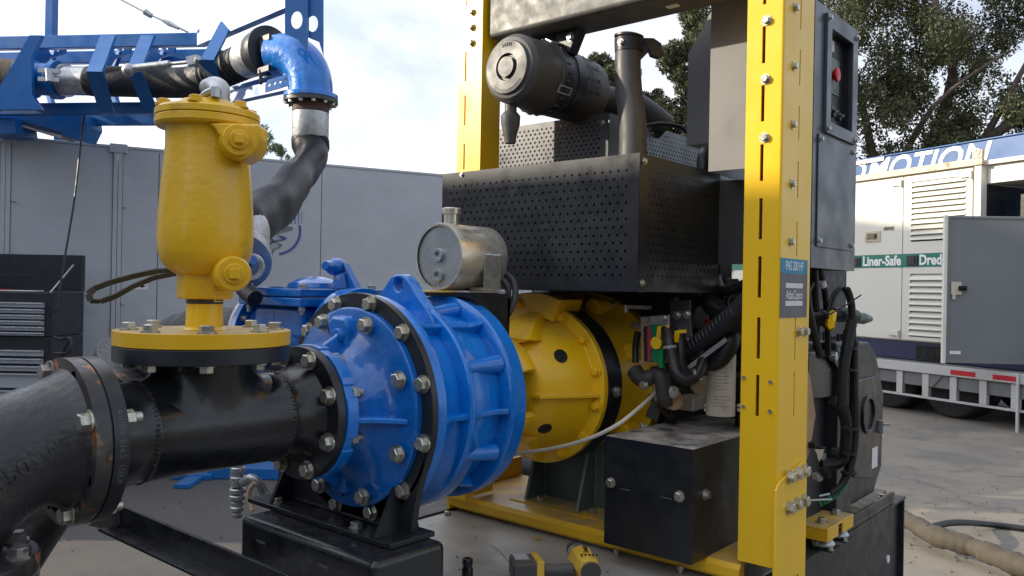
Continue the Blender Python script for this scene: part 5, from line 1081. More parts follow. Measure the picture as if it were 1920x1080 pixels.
for k in range(9):
    for j in range(6):
        a=math.radians(-18+11*k); y=2.36+.022*j; p=C_(y)+Vector((.1225*math.cos(a),0,.1225*math.sin(a))); d=Vector((math.cos(a),0,math.sin(a)))
        if k%2==0: b=MB(); b.bar(p-d*.001,p+d*.001,.008,.011); b.build('moulded_dimple','dark',ac,rec=False,smooth=False)
for a in (-28,60,150): 
    t=math.radians(a); d=Vector((math.cos(t),0,math.sin(t))); p=C_(2.235)+d*.127; tg=Vector((-math.sin(t),0,math.cos(t)))
    b=MB(); 
    for s_ in(-1,1): b.bar(p+tg*(.012*s_)+d*.004,p+tg*(.012*s_)+Vector((0,.06,0))+d*.008,.004,.004)
    b.bar(p-tg*.014+d*.004,p+tg*.014+d*.004,.004,.004); b.bar(p-tg*.014+d*.008+Vector((0,.06,0)),p+tg*.014+d*.008+Vector((0,.06,0)),.004,.004); b.build('wire_clip','zinc_grey',ac)
b=MB(); b.ring(C_(2.34),(0,1,0),.1235,.127,.05,48,math.radians(120),math.radians(250)); b.build('strap_band','black_satin',ac)
b=MB(); b.lathe([(0,.021),(.04,.021),(.045,.026),(.055,.034),(.085,.033),(.125,.022),(.150,.019),(.151,.0)],C_(2.145)+Vector((-.025,0,-.10)),(0,0,-1),28); b.build('dust_valve','plastic_sunlit',ac)
b=MB(); b.box((-1.90,2.30,2.575),(-1.78,2.42,2.6145)); b.prism([(-1.80,2.30,2.61),(-1.68,2.30,2.61),(-1.72,2.30,2.53),(-1.78,2.30,2.54)],(0,.05,0)); b.build('hanger_bracket','black_satin',ac,bev=.004)
b=MB(); b.tube([C_(2.56),C_(2.66)+Vector((.02,0,-.01)),C_(2.78)+Vector((.08,0,-.02)),C_(2.88)+Vector((.16,0,-.10))],.055,24); b.build('outlet_hose','plastic',ac)
b=MB(); b.lathe([(0,.058),(.012,.060),(.014,.058)],C_(2.60),(0,1,0),32); b.build('hose_clamp','zinc_grey',ac)
bolt(ac,(-1.715,2.300,2.583),(0,-1,0),.8)
# ================================================================= EXHAUST
ex=thing('exhaust_pipe','black upright exhaust pipe with hinged rain cap rising from the guard box','exhaust pipe',(-1.482,2.350,2.166))
b=MB(); b.tube([(-1.480,2.350,2.085),(-1.482,2.350,2.166),(-1.486,2.350,2.265),(-1.501,2.350,2.357),(-1.509,2.350,2.449),(-1.509,2.350,2.524)],[.048,.046,.046,.0455,.044,.044],32,n=5); b.build('pipe','plastic_sunlit',ex)
b=MB(); b.lathe([(0,.0475),(.05,.0475)],V((-1.482,2.350,2.166))-Vector((0,0,.03)),(0,0,1),32); b.build('sleeve','plastic_sunlit',ex)
tp=V((-1.507,2.350,2.528))
b=MB(); b.lathe([(-.022,.047),(.022,.049),(.024,.046)],tp,(0,0,1),32); b.build('cap_clamp','black_satin',ex)
b=MB(); b.lathe([(0,.050),(.006,.050),(.012,.035),(.013,0)],tp+Vector((0,0,.028)),(.10,0,1),32); b.build('rain_cap','black_satin',ex)
b=MB(); pv=tp+RT*.055; b.prism([pv+UPV*.030-RT*.02,pv+UPV*.030+RT*.03,pv+UPV*.012+RT*.058,pv-UPV*.020+RT*.062,pv-UPV*.040+RT*.050,pv-UPV*.030+RT*.02,pv+UPV*.0+RT*.008],FW*.03); b.build('counterweight','plastic',ex,bev=.006)
b=MB(); b.prism([pv-UPV*.045-RT*.012,pv-UPV*.02+RT*.012,pv+UPV*.01+RT*.012,pv+UPV*.01-RT*.006,pv-UPV*.05-RT*.016],FW*.008); b.build('hinge_plate','black_satin',ex)
bolt(ex,tp+Vector((-.0,-.048,-.0)),(0,-1,0),.6)
b=MB(); b.tube([(-1.662,2.700,2.331),(-1.609,2.750,2.342),(-1.557,2.800,2.332),(-1.549,2.850,2.314)],.008,8); o=b.build('thin_hose','rubber',origin=V((-1.609,2.750,2.342))); tag(o,'thin black hose arching above the upper perforated guard','hose')
# ================================================================= CONTROL CABINET AND SHROUDS
cc=thing('control_cabinet','graphite grey control cabinet with recessed panel and red emergency stop','control cabinet',(-1.0,2.65,1.78))
CX=-.905
cy0,cy1,cz0,cz1=2.43,2.824,1.778,2.58
b=MB(); b.slots((CX,cy0,cz0),(0,1,0),(0,0,1),cy1-cy0,cz1-cz0,[(.119,.317,.452,.742)],.003); b.build('side_sheet','grey_panel',cc,smooth=False)
b=MB(); b.box((-1.06,cy0,cz0),(-.909,cy0+.003,cz1)); b.box((-1.06,cy1-.003,cz0),(-.909,cy1,cz1)); b.box((-1.06,cy0+.0035,cz1-.003),(-.909,cy1-.0035,cz1)); b.box((-1.06,cy0+.0035,cz0),(-.909,cy1-.0035,cz0+.003)); b.box((-1.063,cy0,cz0),(-1.0605,cy1,cz1)); b.build('box_shell','grey_panel',cc,smooth=False)
b=MB(); b.slots((CX+.010,cy0+.080,2.194),(0,1,0),(0,0,1),.280,.366,[(.040,.236,.037,.325)],.009); b.build('window_frame','grey_panel',cc,bev=.002,smooth=False)
b=MB(); b.box((CX-.027,cy0+.115,2.22),(CX-.022,cy0+.325,2.53)); b.build('instrument_panel','chest',cc)
IP=CX-.0215
b=MB()
for a,c in (((CX-.04,cy0+.1185,2.228),(CX-.003,cy0+.1205,2.522)),((CX-.04,cy0+.315,2.228),(CX-.003,cy0+.317,2.522)),((CX-.04,cy0+.12,2.522),(CX-.003,cy0+.317,2.524)),((CX-.04,cy0+.12,2.226),(CX-.003,cy0+.317,2.228))): b.box(a,c)
b.build('recess_wall','black_satin',cc,smooth=False)
b=MB(); b.box((IP,2.60,2.34),(IP+.003,2.70,2.455)); b.build('display','green_steel',cc,bev=.001)
b=MB(); b.lathe([(0,.014),(.008,.014),(.008,.020),(.012,.0225),(.018,.021),(.021,.010),(.0215,0)],(IP+.003,2.640,2.398),(1,0,0),32); b.build('emergency_stop','red',cc,ang=50)
b=MB(); b.box((IP,2.612,2.475),(IP+.001,2.655,2.510)); b.build('warning_label','paper',cc,smooth=False)
b=MB(); b.box((IP+.0032,2.615,2.348),(IP+.004,2.695,2.362)); b.build('switch_label','grey',cc,smooth=False)
for y,z,r in ((2.605,2.285,.012),(2.645,2.28,.016),(2.70,2.275,.014)):
    b=MB(); b.lathe([(0,r),(.010,r*.9),(.012,r*.5)],(IP,y,z),(1,0,0),20); b.bar((IP+.014,y-r,z),(IP+.014,y+r,z+.006),.008,.008); b.build('rotary_switch','plastic',cc)
text(cc,'CARTER','panel_text','paper',.017,lambda u,v,w_:(IP+w_,2.645+u,2.243+v),.0004,sx=.85)
b=MB(); b.tube([(IP+.003,2.615,2.50),(IP+.008,2.603,2.46),(IP+.008,2.598,2.43),(IP+.004,2.604,2.40)],.0015,6); b.build('seal_wire','paper',cc)
b=MB(); b.box((CX+.0005,cy0+.035,1.842),(CX+.005,cy0+.357,2.184)); b.build('lower_door','grey_panel',cc,bev=.002)
for y,z in ((cy0+.090,2.545),(cy0+.348,2.545),(cy0+.090,2.207),(cy0+.348,2.207)): bolt(cc,(CX+.0105,y,z),(1,0,0),.55,'hex','zinc_grey')
for y,z in ((cy0+.048,2.168),(cy0+.343,2.168),(cy0+.048,1.86),(cy0+.343,1.86)): bolt(cc,(CX+.0052,y,z),(1,0,0),.55,'hex','zinc_grey')
b=MB(); b.tube([(-.95,2.50,1.778),(-.945,2.53,1.65),(-.94,2.62,1.5)],.012,10); b.build('cable_gland','rubber',cc)
sh=thing('side_shroud','tall light grey sheet metal shroud beside the right yellow post','shroud',(-1.2,2.45,2.1))
b=MB(); b.box((-1.252,2.445,2.093),(-1.03,2.450,2.80)); b.box((-1.252,2.4505,2.093),(-1.247,2.70,2.80)); b.build('shroud_sheet','taupe',sh,smooth=False)
s2=thing('rear_shroud','dark grey box shroud with sloped top corner behind the light grey shroud','shroud',(-1.4,2.8,2.24))
b=MB(); b.prism([(-1.473,2.70,2.238),(-1.26,2.70,2.238),(-1.26,2.70,2.85),(-1.36,2.70,2.75),(-1.473,2.70,2.572)],(0,.25,0)); b.build('shroud_box','taupe',s2,smooth=False)
s3=thing('lower_shroud','dark slate sheet panel below the light grey shroud','shroud',(-1.25,2.6,1.8))
b=MB(); b.prism([(-1.312,2.60,1.795),(-1.08,2.60,1.795),(-1.08,2.60,2.075),(-1.312,2.60,2.085)],(0,.006,0)); b.box((-1.312,2.606,2.06),(-1.08,2.80,2.066)); b.build('shroud_sheet','grey_panel',s3,smooth=False)
# ================================================================= BATTERY BOX
bb=thing('battery_box','black bolted steel battery box with a dusty lid mounted ahead of the right post','battery box',(-1.25,2.4,.92))
bx0,bx1,by0,by1,bz0,bz1=-1.405,-1.107,2.10,2.72,.921,1.2515
b=MB(); b.box((bx0,by0,bz0),(bx1,by1,bz1)); b.build('box_body','black_dusty',bb,bev=.003)
b=MB(); b.box((bx0-.001,by0-.0025,1.106),(bx1+.0005,by0-.0005,bz1+.0)); b.build('front_flap','black_dusty',bb)
b=MB(); b.box((bx1+.0005,by0-.0025,1.100),(bx1+.0025,by1,bz1)); b.build('side_flap','black_dusty',bb)
for x in (-1.379,-1.145): bolt(bb,(x,by0-.003,1.112),(0,-1,0),.85)
bolt(bb,(bx1+.0027,2.172,1.111),(1,0,0),.85)
for x in (-1.345,-1.205):
    b=MB(); b.box((x,by0-.004,1.098),(x+.035,by0-.0027,1.101)); b.build('slot_mark','grey',bb)
b=MB(); b.cyl((-1.14,2.62,.84),(-1.14,2.62,.921),.03); b.cyl((-1.18,2.32,.84),(-1.18,2.32,.921),.03); b.build('rubber_foot','rubber',bb)
# ================================================================= ENGINE
en=thing('diesel_engine','dark diesel engine with hoses and wiring between guard box and battery box','engine',(-1.6,3.1,.95))
b=MB(); b.box((-2.05,2.60,1.0),(-1.40,3.5,1.66)); b.build('engine_block','engine',en,bev=.02)
b=MB(); b.box((-2.0,2.55,1.56),(-1.35,3.4,1.72)); b.build('valve_cover','dark',en,bev=.02)
b=MB(); b.box((-1.37,2.75,1.02),(-1.15,3.3,1.40)); b.build('side_casting','engine',en,bev=.02)
b=MB(); b.box((-1.50,2.62,.96),(-1.22,2.95,1.12)); b.build('sump','engine',en,bev=.02)
for k in range(7):
    x,y,z=random.uniform(-1.40,-1.2),random.uniform(2.6,2.75),random.uniform(1.45,1.75); b=MB(); b.box((x,y,z),(x+random.uniform(.03,.09),y+.1,z+random.uniform(.03,.08))); b.build('engine_casting','engine' if k%2 else 'dark',en,bev=.006)
b=MB(); b.tube([(-2.157,2.700,1.691),(-2.098,2.680,1.654),(-2.012,2.660,1.621)],.035,20); b.build('exhaust_manifold','engine',en)
b=MB(); b.box((-2.302,2.750,1.682),V((-2.245,2.750,1.585))+Vector((0,.03,0))); 
b.build('finned_cooler','alu',en)
b=MB(); c=(-1.485,2.400,1.642); b.box((c[0]-.05,2.40,c[2]-.006),(c[0]+.05,2.41,c[2]+.006)); b.cyl((c[0]-.045,2.40,c[2]-.02),(c[0]-.045,2.40,c[2]+.006),.01); b.build('lifting_handle','zinc_yellow',en)
b=MB(); b.box((-1.34,2.95,1.42),(-1.08,3.3,1.90)); b.build('dark_gap_box','dark',en,bev=.02)  # dark box added to darken the bright gap behind the hoses
# fuse plate with coloured connectors
b=MB(); b.prism([(-1.429,2.330,1.613),(-1.323,2.330,1.623),(-1.320,2.330,1.469),(-1.421,2.330,1.458)],(0,.006,0)); b.build('relay_plate','zinc_yellow',en,bev=.002)
for x,y in ((1212,599),(1246,597)): bolt(en,on_plane(1,x,y,2.328),(0,-1,0),.6)
b=MB(); b.prism([(-1.407,2.315,1.582),(-1.391,2.315,1.585),(-1.388,2.315,1.468),(-1.404,2.315,1.467)],(0,.012,0)); b.build('fuse_strip','chest',en)
b=MB(); b.prism([(-1.386,2.300,1.587),(-1.378,2.300,1.584),(-1.371,2.300,1.562),(-1.371,2.300,1.469),(-1.381,2.300,1.468)],(0,.022,0)); b.build('red_lever','pink',en,bev=.002)
b=MB(); b.prism([(-1.385,2.305,1.589),(-1.330,2.305,1.591),(-1.328,2.305,1.504),(-1.333,2.305,1.463),(-1.374,2.305,1.473)],(0,.02,0)); b.build('green_connector','green',en,bev=.003)
b=MB(); b.prism([(-1.342,2.292,1.516),(-1.321,2.292,1.522),(-1.319,2.292,1.454),(-1.333,2.292,1.453)],(0,.014,0)); b.build('green_tab','green',en,bev=.002)
for dx,dy in ((0,0),(29,5)):
    b=MB(); b.prism([(-1.342,2.290,1.586) ,(-1.304,2.290,1.592),(-1.302,2.290,1.581),(-1.326,2.290,1.578),(-1.330,2.290,1.549),(-1.345,2.290,1.548)],(0,.008,0))
    if dx: b.v=[(x+.052,y+.02,z-.012) for x,y,z in b.v]
    b.build('locking_lever','yellow',en,bev=.001)
b=MB(); b.lathe([(0,.020),(.008,.020),(.009,.008)],(-1.340,2.288,1.533),(0,-1,0),24); b.build('lever_hub','yellow',en,bev=.001)
def hose(pts,r,m='rubber',nm='hose',seg=14,n=6): b=MB(); b.tube(pts,r,seg,n=n); return b.build(nm,m,en)
hose([(-1.319,2.300,1.581),(-1.293,2.280,1.541),(-1.271,2.270,1.484),(-1.254,2.260,1.448),(-1.227,2.270,1.425),(-1.210,2.300,1.432),(-1.208,2.340,1.468),(-1.226,2.380,1.498)],[.014,.017,.019,.018,.017,.017,.018,.018])
for q_,r_ in (((-1.288,2.278,1.528),.0205),((-1.209,2.310,1.438),.019)): b=MB(); b.lathe([(0,r_),(.001,r_+.001),(.008,r_+.001),(.009,r_)],q_,(.15,0,-1) if r_>.02 else (.8,0,.5),24); b.build('hose_clamp','zinc_grey',en)
hose([(-1.293,2.350,1.576),(-1.279,2.330,1.523),(-1.270,2.320,1.465),(-1.254,2.330,1.436),(-1.239,2.360,1.448)],.018)
hose([(-1.065,2.350,1.681),(-1.114,2.360,1.630),(-1.178,2.380,1.577),(-1.243,2.400,1.531),(-1.304,2.420,1.503)],.029,'rubber_rib','corrugated_hose',20,10)
hose([(-1.096,2.420,1.639),(-1.152,2.420,1.578),(-1.215,2.420,1.520),(-1.281,2.420,1.488)],.028,'rubber_rib','corrugated_hose',18,10)
hose([(-1.271,2.420,1.453),(-1.186,2.400,1.483),(-1.148,2.400,1.528),(-1.148,2.420,1.561)],.03)
hose([(-1.481,2.400,1.559),(-1.488,2.400,1.507),(-1.481,2.390,1.454)],.012,'rubber')
hose([(-1.466,2.360,1.429),(-1.434,2.350,1.406),(-1.402,2.350,1.412),(-1.400,2.360,1.426)],[.028,.028,.026,.024],'plastic','rubber_elbow',20)
hose([(-1.400,2.370,1.425),(-1.364,2.360,1.420),(-1.351,2.360,1.360),(-1.348,2.370,1.325)],[.024,.028,.026,.02],'plastic')
hose([(-1.330,2.620,1.713),(-1.338,2.600,1.843),(-1.339,2.580,1.971),(-1.332,2.560,2.135),(-1.345,2.600,2.187)],.022,'rubber','hose')
hose([(-1.335,2.600,1.675),(-1.283,2.550,1.640),(-1.210,2.500,1.625),(-1.070,2.450,1.681)],.024,'rubber')
hose([(-1.334,2.700,1.790),(-1.315,2.650,1.741),(-1.256,2.600,1.704),(-1.128,2.580,1.750)],.018,'rubber')
for k in range(9):
    x=random.uniform(1285,1385); y=random.uniform(545,640); hose([P_at(x,y,2.95),P_at(x+random.uniform(-30,30),y+random.uniform(10,40),2.9),P_at(x+random.uniform(-40,40),y+random.uniform(40,80),2.95)],random.uniform(.006,.012),'rubber','wiring',8,4)
hose([(-1.327,2.600,1.598),(-1.297,2.580,1.581),(-1.283,2.580,1.563)],.010,'red','red_cable')
hose([(-1.420,2.550,1.673),(-1.403,2.500,1.618),(-1.427,2.500,1.577)],.010,'cream','pale_pipe')
hose([(-1.356,2.660,1.618),(-1.362,2.640,1.576),(-1.374,2.640,1.546)],.008,'cream','pale_pipe')
for k in range(4):
    hose([(-1.443,2.500,1.302),(-1.382,2.450,1.277),(-1.395,2.500,1.233)] if k<2 else [(-1.440,2.600,1.521),(-1.387,2.620,1.476),(-1.395,2.600,1.372)],.012+.003*k,'rubber','hose')
for k in range(14):
    b=MB(); p,q=V((-1.098,2.357,1.642)),V((-1.276,2.410,1.516)); c=p.lerp(q,k/13); b.lathe([(0,.029),(.003,.0315),(.006,.029)],c,q-p,18); b.build('conduit_ridge','rubber',en)
# dark bracket with bolts
b=MB(); b.prism([(-1.371,2.420,1.631),(-1.296,2.420,1.637),(-1.285,2.420,1.519),(-1.364,2.420,1.505)],(0,.008,0)); b.prism([(-1.394,2.460,1.665),(-1.318,2.460,1.670),(-1.317,2.460,1.634),(-1.393,2.460,1.628)],(0,.008,0)); b.build('bracket_plate','grey',en,bev=.002)
for x,y in ((1270,592),(1288,591),(1290,640)): bolt(en,on_plane(1,x,y,2.418),(0,-1,0),.75)
bolt(en,(-1.319,2.360,1.372),(.5,-1,0),1.0); bolt(en,(-1.410,2.330,1.389),(0,-1,0),.9)
b=MB(); p,q=V((-1.260,2.340,1.452)),V((-1.137,2.360,1.553)); b.bar(p,q,.014,.004,up=(0,-1,0)); b.build('cable_strap','strap',en)
# bracket arm holding the pale cable
b=MB(); b.prism([(-1.399,2.360,1.382),(-1.375,2.360,1.389),(-1.370,2.360,1.341),(-1.386,2.360,1.335)],(0,.004,0)); b.build('clip_plate','zinc_yellow',en)
b=MB(); b.prism([(-1.510,2.500,1.257),(-1.460,2.500,1.346),(-1.433,2.500,1.331),(-1.458,2.500,1.244)],(0,.02,0)); b.build('dark_bracket','grey',en)
b=MB(); b.lathe([(0,.0),(0,.022),(.02,.030),(.05,.034),(.052,0)],(-1.372,2.420,1.331),(1,-.8,.3),20); b.build('sender','tan',en)
# oil filler caps
b=MB(); b.lathe([(0,.030),(.022,.030),(.028,.024)],(-1.216,2.420,1.454),(.2,-.5,.8),8); b.build('filler_cap','tan',en,bev=.002)
b=MB(); b.lathe([(0,.034),(.02,.034)],(-1.297,2.500,1.385),(.7,-.6,.1),28); b.build('filter_cover','tan',en,bev=.002)
b=MB(); b.box((-1.391,2.500,1.340),V((-1.319,2.500,1.293))+Vector((0,.1,0))); b.build('cream_casting','cream',en,bev=.006)
# fuel filter canister
fc=thing('fuel_filter','cream fuel filter canister with printed instructions beside the yellow post','fuel filter',(-1.194,2.450,1.302))
fb=V((-1.196,2.450,1.302)); 
b=MB(); b.lathe([(0,.046),(.195,.046),(.20,.044)],fb,(0,0,1),48); b.build('canister','cream',fc)
b=MB(); b.lathe([(0,.044),(.006,.036),(.012,.033),(.034,.031),(.036,.026)],fb+Vector((0,0,.201)),(0,0,1),32); b.lathe([(0,.010),(.018,.010)],fb+Vector((.01,-.01,.237)),(0,0,1),6); b.build('filter_head','cream',fc,bev=.001)
def oncan(s,size,a0,z,nm='printed_text'):
    r=.0464
    def fn(u,v,w_):
        a=math.radians(a0)+u/r; return fb+Vector((0,0,z+v))+RT*(math.sin(a)*(r+w_))-FW*(math.cos(a)*(r+w_))
    text(fc,s,nm,'label_grey',size,fn,.0003,align='LEFT')
def boxcan(a0,a1,z0_,z1_):
    b=MB(); r=.0466; n=8
    for aa,ab,za,zb in ((a0,a1,z0_,z0_+.0012),(a0,a1,z1_-.0012,z1_),(a0,a0+1.6,z0_,z1_),(a1-1.6,a1,z0_,z1_)):
        for k in range(n):
            t0,t1=math.radians(aa+(ab-aa)*k/n),math.radians(aa+(ab-aa)*(k+1)/n); pt=lambda t,z:fb+UPV*z+RT*(math.sin(t)*r)-FW*(math.cos(t)*r)
            b.add([pt(t0,za),pt(t1,za),pt(t1,zb),pt(t0,zb)],[(0,1,2,3)])
    b.build('printed_diagram','label_grey',fc,rec=False,smooth=False)
boxcan(-28,30,.140,.175)
for k,n_ in enumerate((30,22,26,18,24,28,30,20,26)):   # lines of print too small to read
    z_=.128-.0105*k-(.012 if k>4 else 0)
    b=MB()
    for q in range(n_):
        if random.random()<.18: continue
        a_=math.radians(-44+2.4*q); b_=math.radians(-44+2.4*q+1.9); f_=lambda t,z:fb+UPV*z+RT*(math.sin(t)*.0466)-FW*(math.cos(t)*.0466); b.add([f_(a_,z_),f_(b_,z_),f_(b_,z_+.0022),f_(a_,z_+.0022)],[(0,1,2,3)])
    o=b.build('printed_line','label_grey',fc,rec=False,smooth=False); o['kind']='stuff'
for x in (1324,1386):
    b=MB(); b.box(V(on_plane(1,x-4,758,2.5)),V(on_plane(1,x+4,764,2.5))+Vector((0,.02,0))); b.box(V(on_plane(1,x-4,766,2.5)),V(on_plane(1,x+4,772,2.5))+Vector((0,.02,0))); b.build('clamp_block','white',fc)
# ================================================================= RIGHT SIDE: COOLING UNIT, LOOMS, MOUNTS
cu=thing('cooling_unit','black radiator housing with moulded side panel at the engine end','radiator',(-1.2,3.2,.90))
b=MB(); b.box((-2.0,3.02,.915),(-1.06,3.42,1.50)); b.build('radiator_box','black_satin',cu,bev=.02)
b=MB(); b.prism([(-1.059,2.96,.91),(-1.059,3.42,.91),(-1.059,3.52,1.0),(-1.059,3.53,1.30),(-1.059,3.42,1.47),(-1.059,3.33,1.515),(-1.059,2.96,1.53)],(.055,0,0)); b.build('side_moulding','black_satin',cu,bev=.012)
b=MB(); b.prism([(-1.0035,2.93,.90),(-1.0035,3.085,.90),(-1.0035,3.085,1.30),(-1.0035,3.05,1.42),(-1.0035,2.93,1.44)],(.020,0,0)); b.build('front_moulding','black_satin',cu,bev=.006)
b=MB(); b.prism([(-1.0035,3.14,1.02),(-1.0035,3.36,.98),(-1.0035,3.46,1.10),(-1.0035,3.46,1.26),(-1.0035,3.36,1.38),(-1.0035,3.14,1.38)],(.012,0,0)); b.ring((-1.0035,3.28,1.24),(1,0,0),.06,.075,.022,32); b.build('moulded_relief','black',cu,bev=.004)
b=MB(); b.box((-.9912,3.34,1.02),(-.990,3.41,1.10)); b.build('data_label','paper',cu,smooth=False)
b=MB(); b.box((-.991,3.42,1.15),(-.975,3.44,1.20)); b.bar((-.975,3.43,1.185),(-.955,3.44,1.185),.008,.008); b.build('latch','zinc_grey',cu)
b=MB(); b.prism([(-1.020,2.962,1.435),(-1.020,3.192,1.421),(-1.020,3.216,0.993),(-1.020,3.232,0.705),(-1.020,3.053,0.747)],(-.02,0,0)) if False else b.box((-1.06,2.70,.86),(-1.03,2.95,1.50)); b.build('fan_guard_sheet','dark',cu)
b=MB(); b.box((-1.055,2.925,.86),(-.984,2.945,1.50)); b.build('frame_upright','black_satin',cu,bev=.003)
b=MB(); b.box((-1.055,2.95,.856),(-.96,3.55,.872)); b.box((-.975,2.95,.872),(-.962,3.55,.90)); b.build('foot_angle','black_satin',cu,bev=.002)
for y in (3.0,3.52): bolt(cu,(-.985 if y<3.1 else -1.0,y,.873),(0,0,1),.9)
for y in (2.72,2.80,2.88): bolt(cu,(-.984,y,.875),(1,0,0),.8)
b=MB(); b.prism([(-1.000,2.680,1.507),(-1.000,2.828,1.500),(-1.000,2.958,1.437),(-1.000,2.974,1.332),(-1.000,2.688,1.349)],(-.10,0,0)); b.build('gearbox_cover','black',cu,bev=.008)
b=MB(); b.prism([(-0.995,2.845,1.485),(-0.995,2.887,1.483),(-0.995,2.976,1.433),(-0.995,2.993,1.321),(-0.995,2.949,1.325),(-0.995,2.933,1.430)],(.012,0,0)); b.build('cover_rib','black_satin',cu,bev=.003)
b=MB(); b.lathe([(0,.016),(.02,.016),(.021,.008)],(-0.990,2.862,1.485),(1,0,0),20); b.build('hose_clamp','zinc_grey',cu)
lm=thing('wiring_loom','bundle of black looms and a green corrugated conduit curling down behind the post','wiring loom',(-0.980,2.990,1.266))
def loom(pts,r,m='rubber',nm='cable'): b=MB(); b.tube(pts,r,10,n=7); b.build(nm,m,lm)
loom([(-0.950,2.588,1.777),(-0.960,2.629,1.684),(-0.970,2.671,1.579),(-0.980,2.692,1.517)],.010)
loom([(-0.950,2.634,1.778),(-0.950,2.676,1.710),(-0.960,2.734,1.613),(-0.970,2.778,1.496)],.010)
loom([(-0.948,2.645,1.741),(-0.948,2.660,1.724)],.0115,'paper','cable_tag')
loom([(-0.950,2.571,1.734),(-0.960,2.551,1.684),(-0.980,2.584,1.632)],.007)
for dx,ex_ in ((0,0),(6,4),(11,7),(17,9)):
    pts=[(1552+dx,585),(1560+dx,556),(1572+dx,541),(1583+dx*.6,545),(1592+dx*.5,575),(1594+dx*.5,640),(1590+dx,700),(1588+dx,780),(1590+dx*.8,850),(1578+dx*.5,900),(1555,930),(1530,942)]
    if ex_: pts=pts[(2 if dx>10 else 0):]
    loom([P_at(x,y,2.62+.06*k/10) for k,(x,y) in enumerate(pts)],.0045 if dx<10 else .006)
loom([P_at(x,y,2.60) for x,y in ((1598,600),(1590,640),(1581,700),(1580,760))],.017,'rubber','loom_sleeve')
loom([P_at(x,y,2.62) for x,y in ((1604,640),(1604,720),(1606,800),(1600,860),(1585,900),(1560,925)) ],.010,'rubber')
loom([P_at(x,y,2.66) for x,y in ((1560,750),(1580,770),(1588,800),(1584,850),(1570,868),(1540,872))],.020,'rubber','coolant_hose')
gpts=[P_at(x,y,2.63) for x,y in ((1590,885),(1585,905),(1572,922),(1555,935),(1536,945))]
loom(gpts,.010,'green','green_conduit')
for k in range(12):
    p=V(gpts[0]).lerp(V(gpts[2]),k/6) if k<6 else V(gpts[2]).lerp(V(gpts[4]),(k-6)/6); b=MB(); d=(V(gpts[2])-V(gpts[0]) if k<6 else V(gpts[4])-V(gpts[2])).normalized(); b.lathe([(0,.0115),(.004,.0115)],p,d,12); b.build('conduit_ridge','dark',lm)
for y in (655,695,805,852,888): b=MB(); c=V(P_at(1592,y,2.61)); b.lathe([(0,.026),(.006,.026)],c,(0,0,1),18); b.build('cable_tie','rubber',lm)
loom([P_at(x,y,2.55) for x,y in ((1548,594),(1580,576),(1615,553))],.0022,'rubber','tie_tail')
ms=thing('battery_isolator','yellow collared black connector cluster with a green rubber tail by the loom','connector',(-0.980,2.838,1.592))
b=MB(); b.tube([P_at(1500,596,2.65),P_at(1530,592,2.65),P_at(1552,600,2.66)],[.02,.024,.028],14); b.build('connector_body','rubber',ms)
b=MB(); b.lathe([(0,.030),(.012,.034),(.022,.030)],P_at(1553,600,2.62),(.8,.3,-.1),8); b.prism([P_at(1553,598,2.58),P_at(1562,604,2.58),P_at(1566,614,2.58),P_at(1556,618,2.58),P_at(1551,610,2.58)],FW*.02); b.build('yellow_collar','yellow',ms,bev=.002)
b=MB(); b.tube([P_at(1560,590,2.66),P_at(1580,590,2.68),P_at(1605,592,2.72)],[.024,.026,.020],14); b.build('black_boot','rubber',ms)
b=MB(); b.tube([P_at(1604,600,2.72),P_at(1618,597,2.74),P_at(1633,598,2.76)],[.012,.020,.009],14); b.build('green_tail','green_steel',ms)
for k in range(6): b=MB(); x=1518+14*k; b.box(P_at(x,622+random.uniform(-4,8),2.8),V(P_at(x+random.uniform(8,16),640,2.8))+FW*.04); b.build('fitting','engine' if k%2 else 'dark',ms,bev=.003)
b=MB(); b.box(P_at(1516,640,2.85),V(P_at(1575,662,2.85))+FW*.2); b.build('mount_block','black_satin',ms,bev=.01)
# machinery behind looms
b=MB(); b.box((-1.20,2.55,.95),(-1.065,2.92,1.42)); b.build('side_casting','dark',en,bev=.02)
for k in range(8):
    x=random.uniform(1515,1562); y=random.uniform(840,935); b=MB(); p=V(P_at(x,y,2.62)); b.box(p,p+Vector((.02,.03,.02))); b.build('clip','dark' if k%3 else 'zinc_grey',en,bev=.002)
b=MB(); b.prism([P_at(1528,843,2.58),P_at(1546,843,2.58),P_at(1542,855,2.58),P_at(1536,866,2.58),P_at(1532,852,2.58)],FW*.006); b.build('pale_clip','cream',en)
b=MB(); b.tube([P_at(1536,930,2.6),P_at(1556,926,2.6)],.004,8); b.tube([P_at(1520,938,2.6),P_at(1560,936,2.6)],.004,8); b.build('wire_clip','zinc_grey',en)
# cardboard flap tucked behind post
o=MB(); o.prism([(-0.980,2.601,1.461),(-0.980,2.630,1.432),(-0.980,2.684,1.302),(-0.980,2.638,1.191),(-0.980,2.607,1.160)],(.006,0,0)); o=o.build('cardboard_flap','cardboard',smooth=False,origin=V((-0.980,2.632,1.304))); tag(o,'bent brown cardboard flap sticking out behind the right yellow post','cardboard')
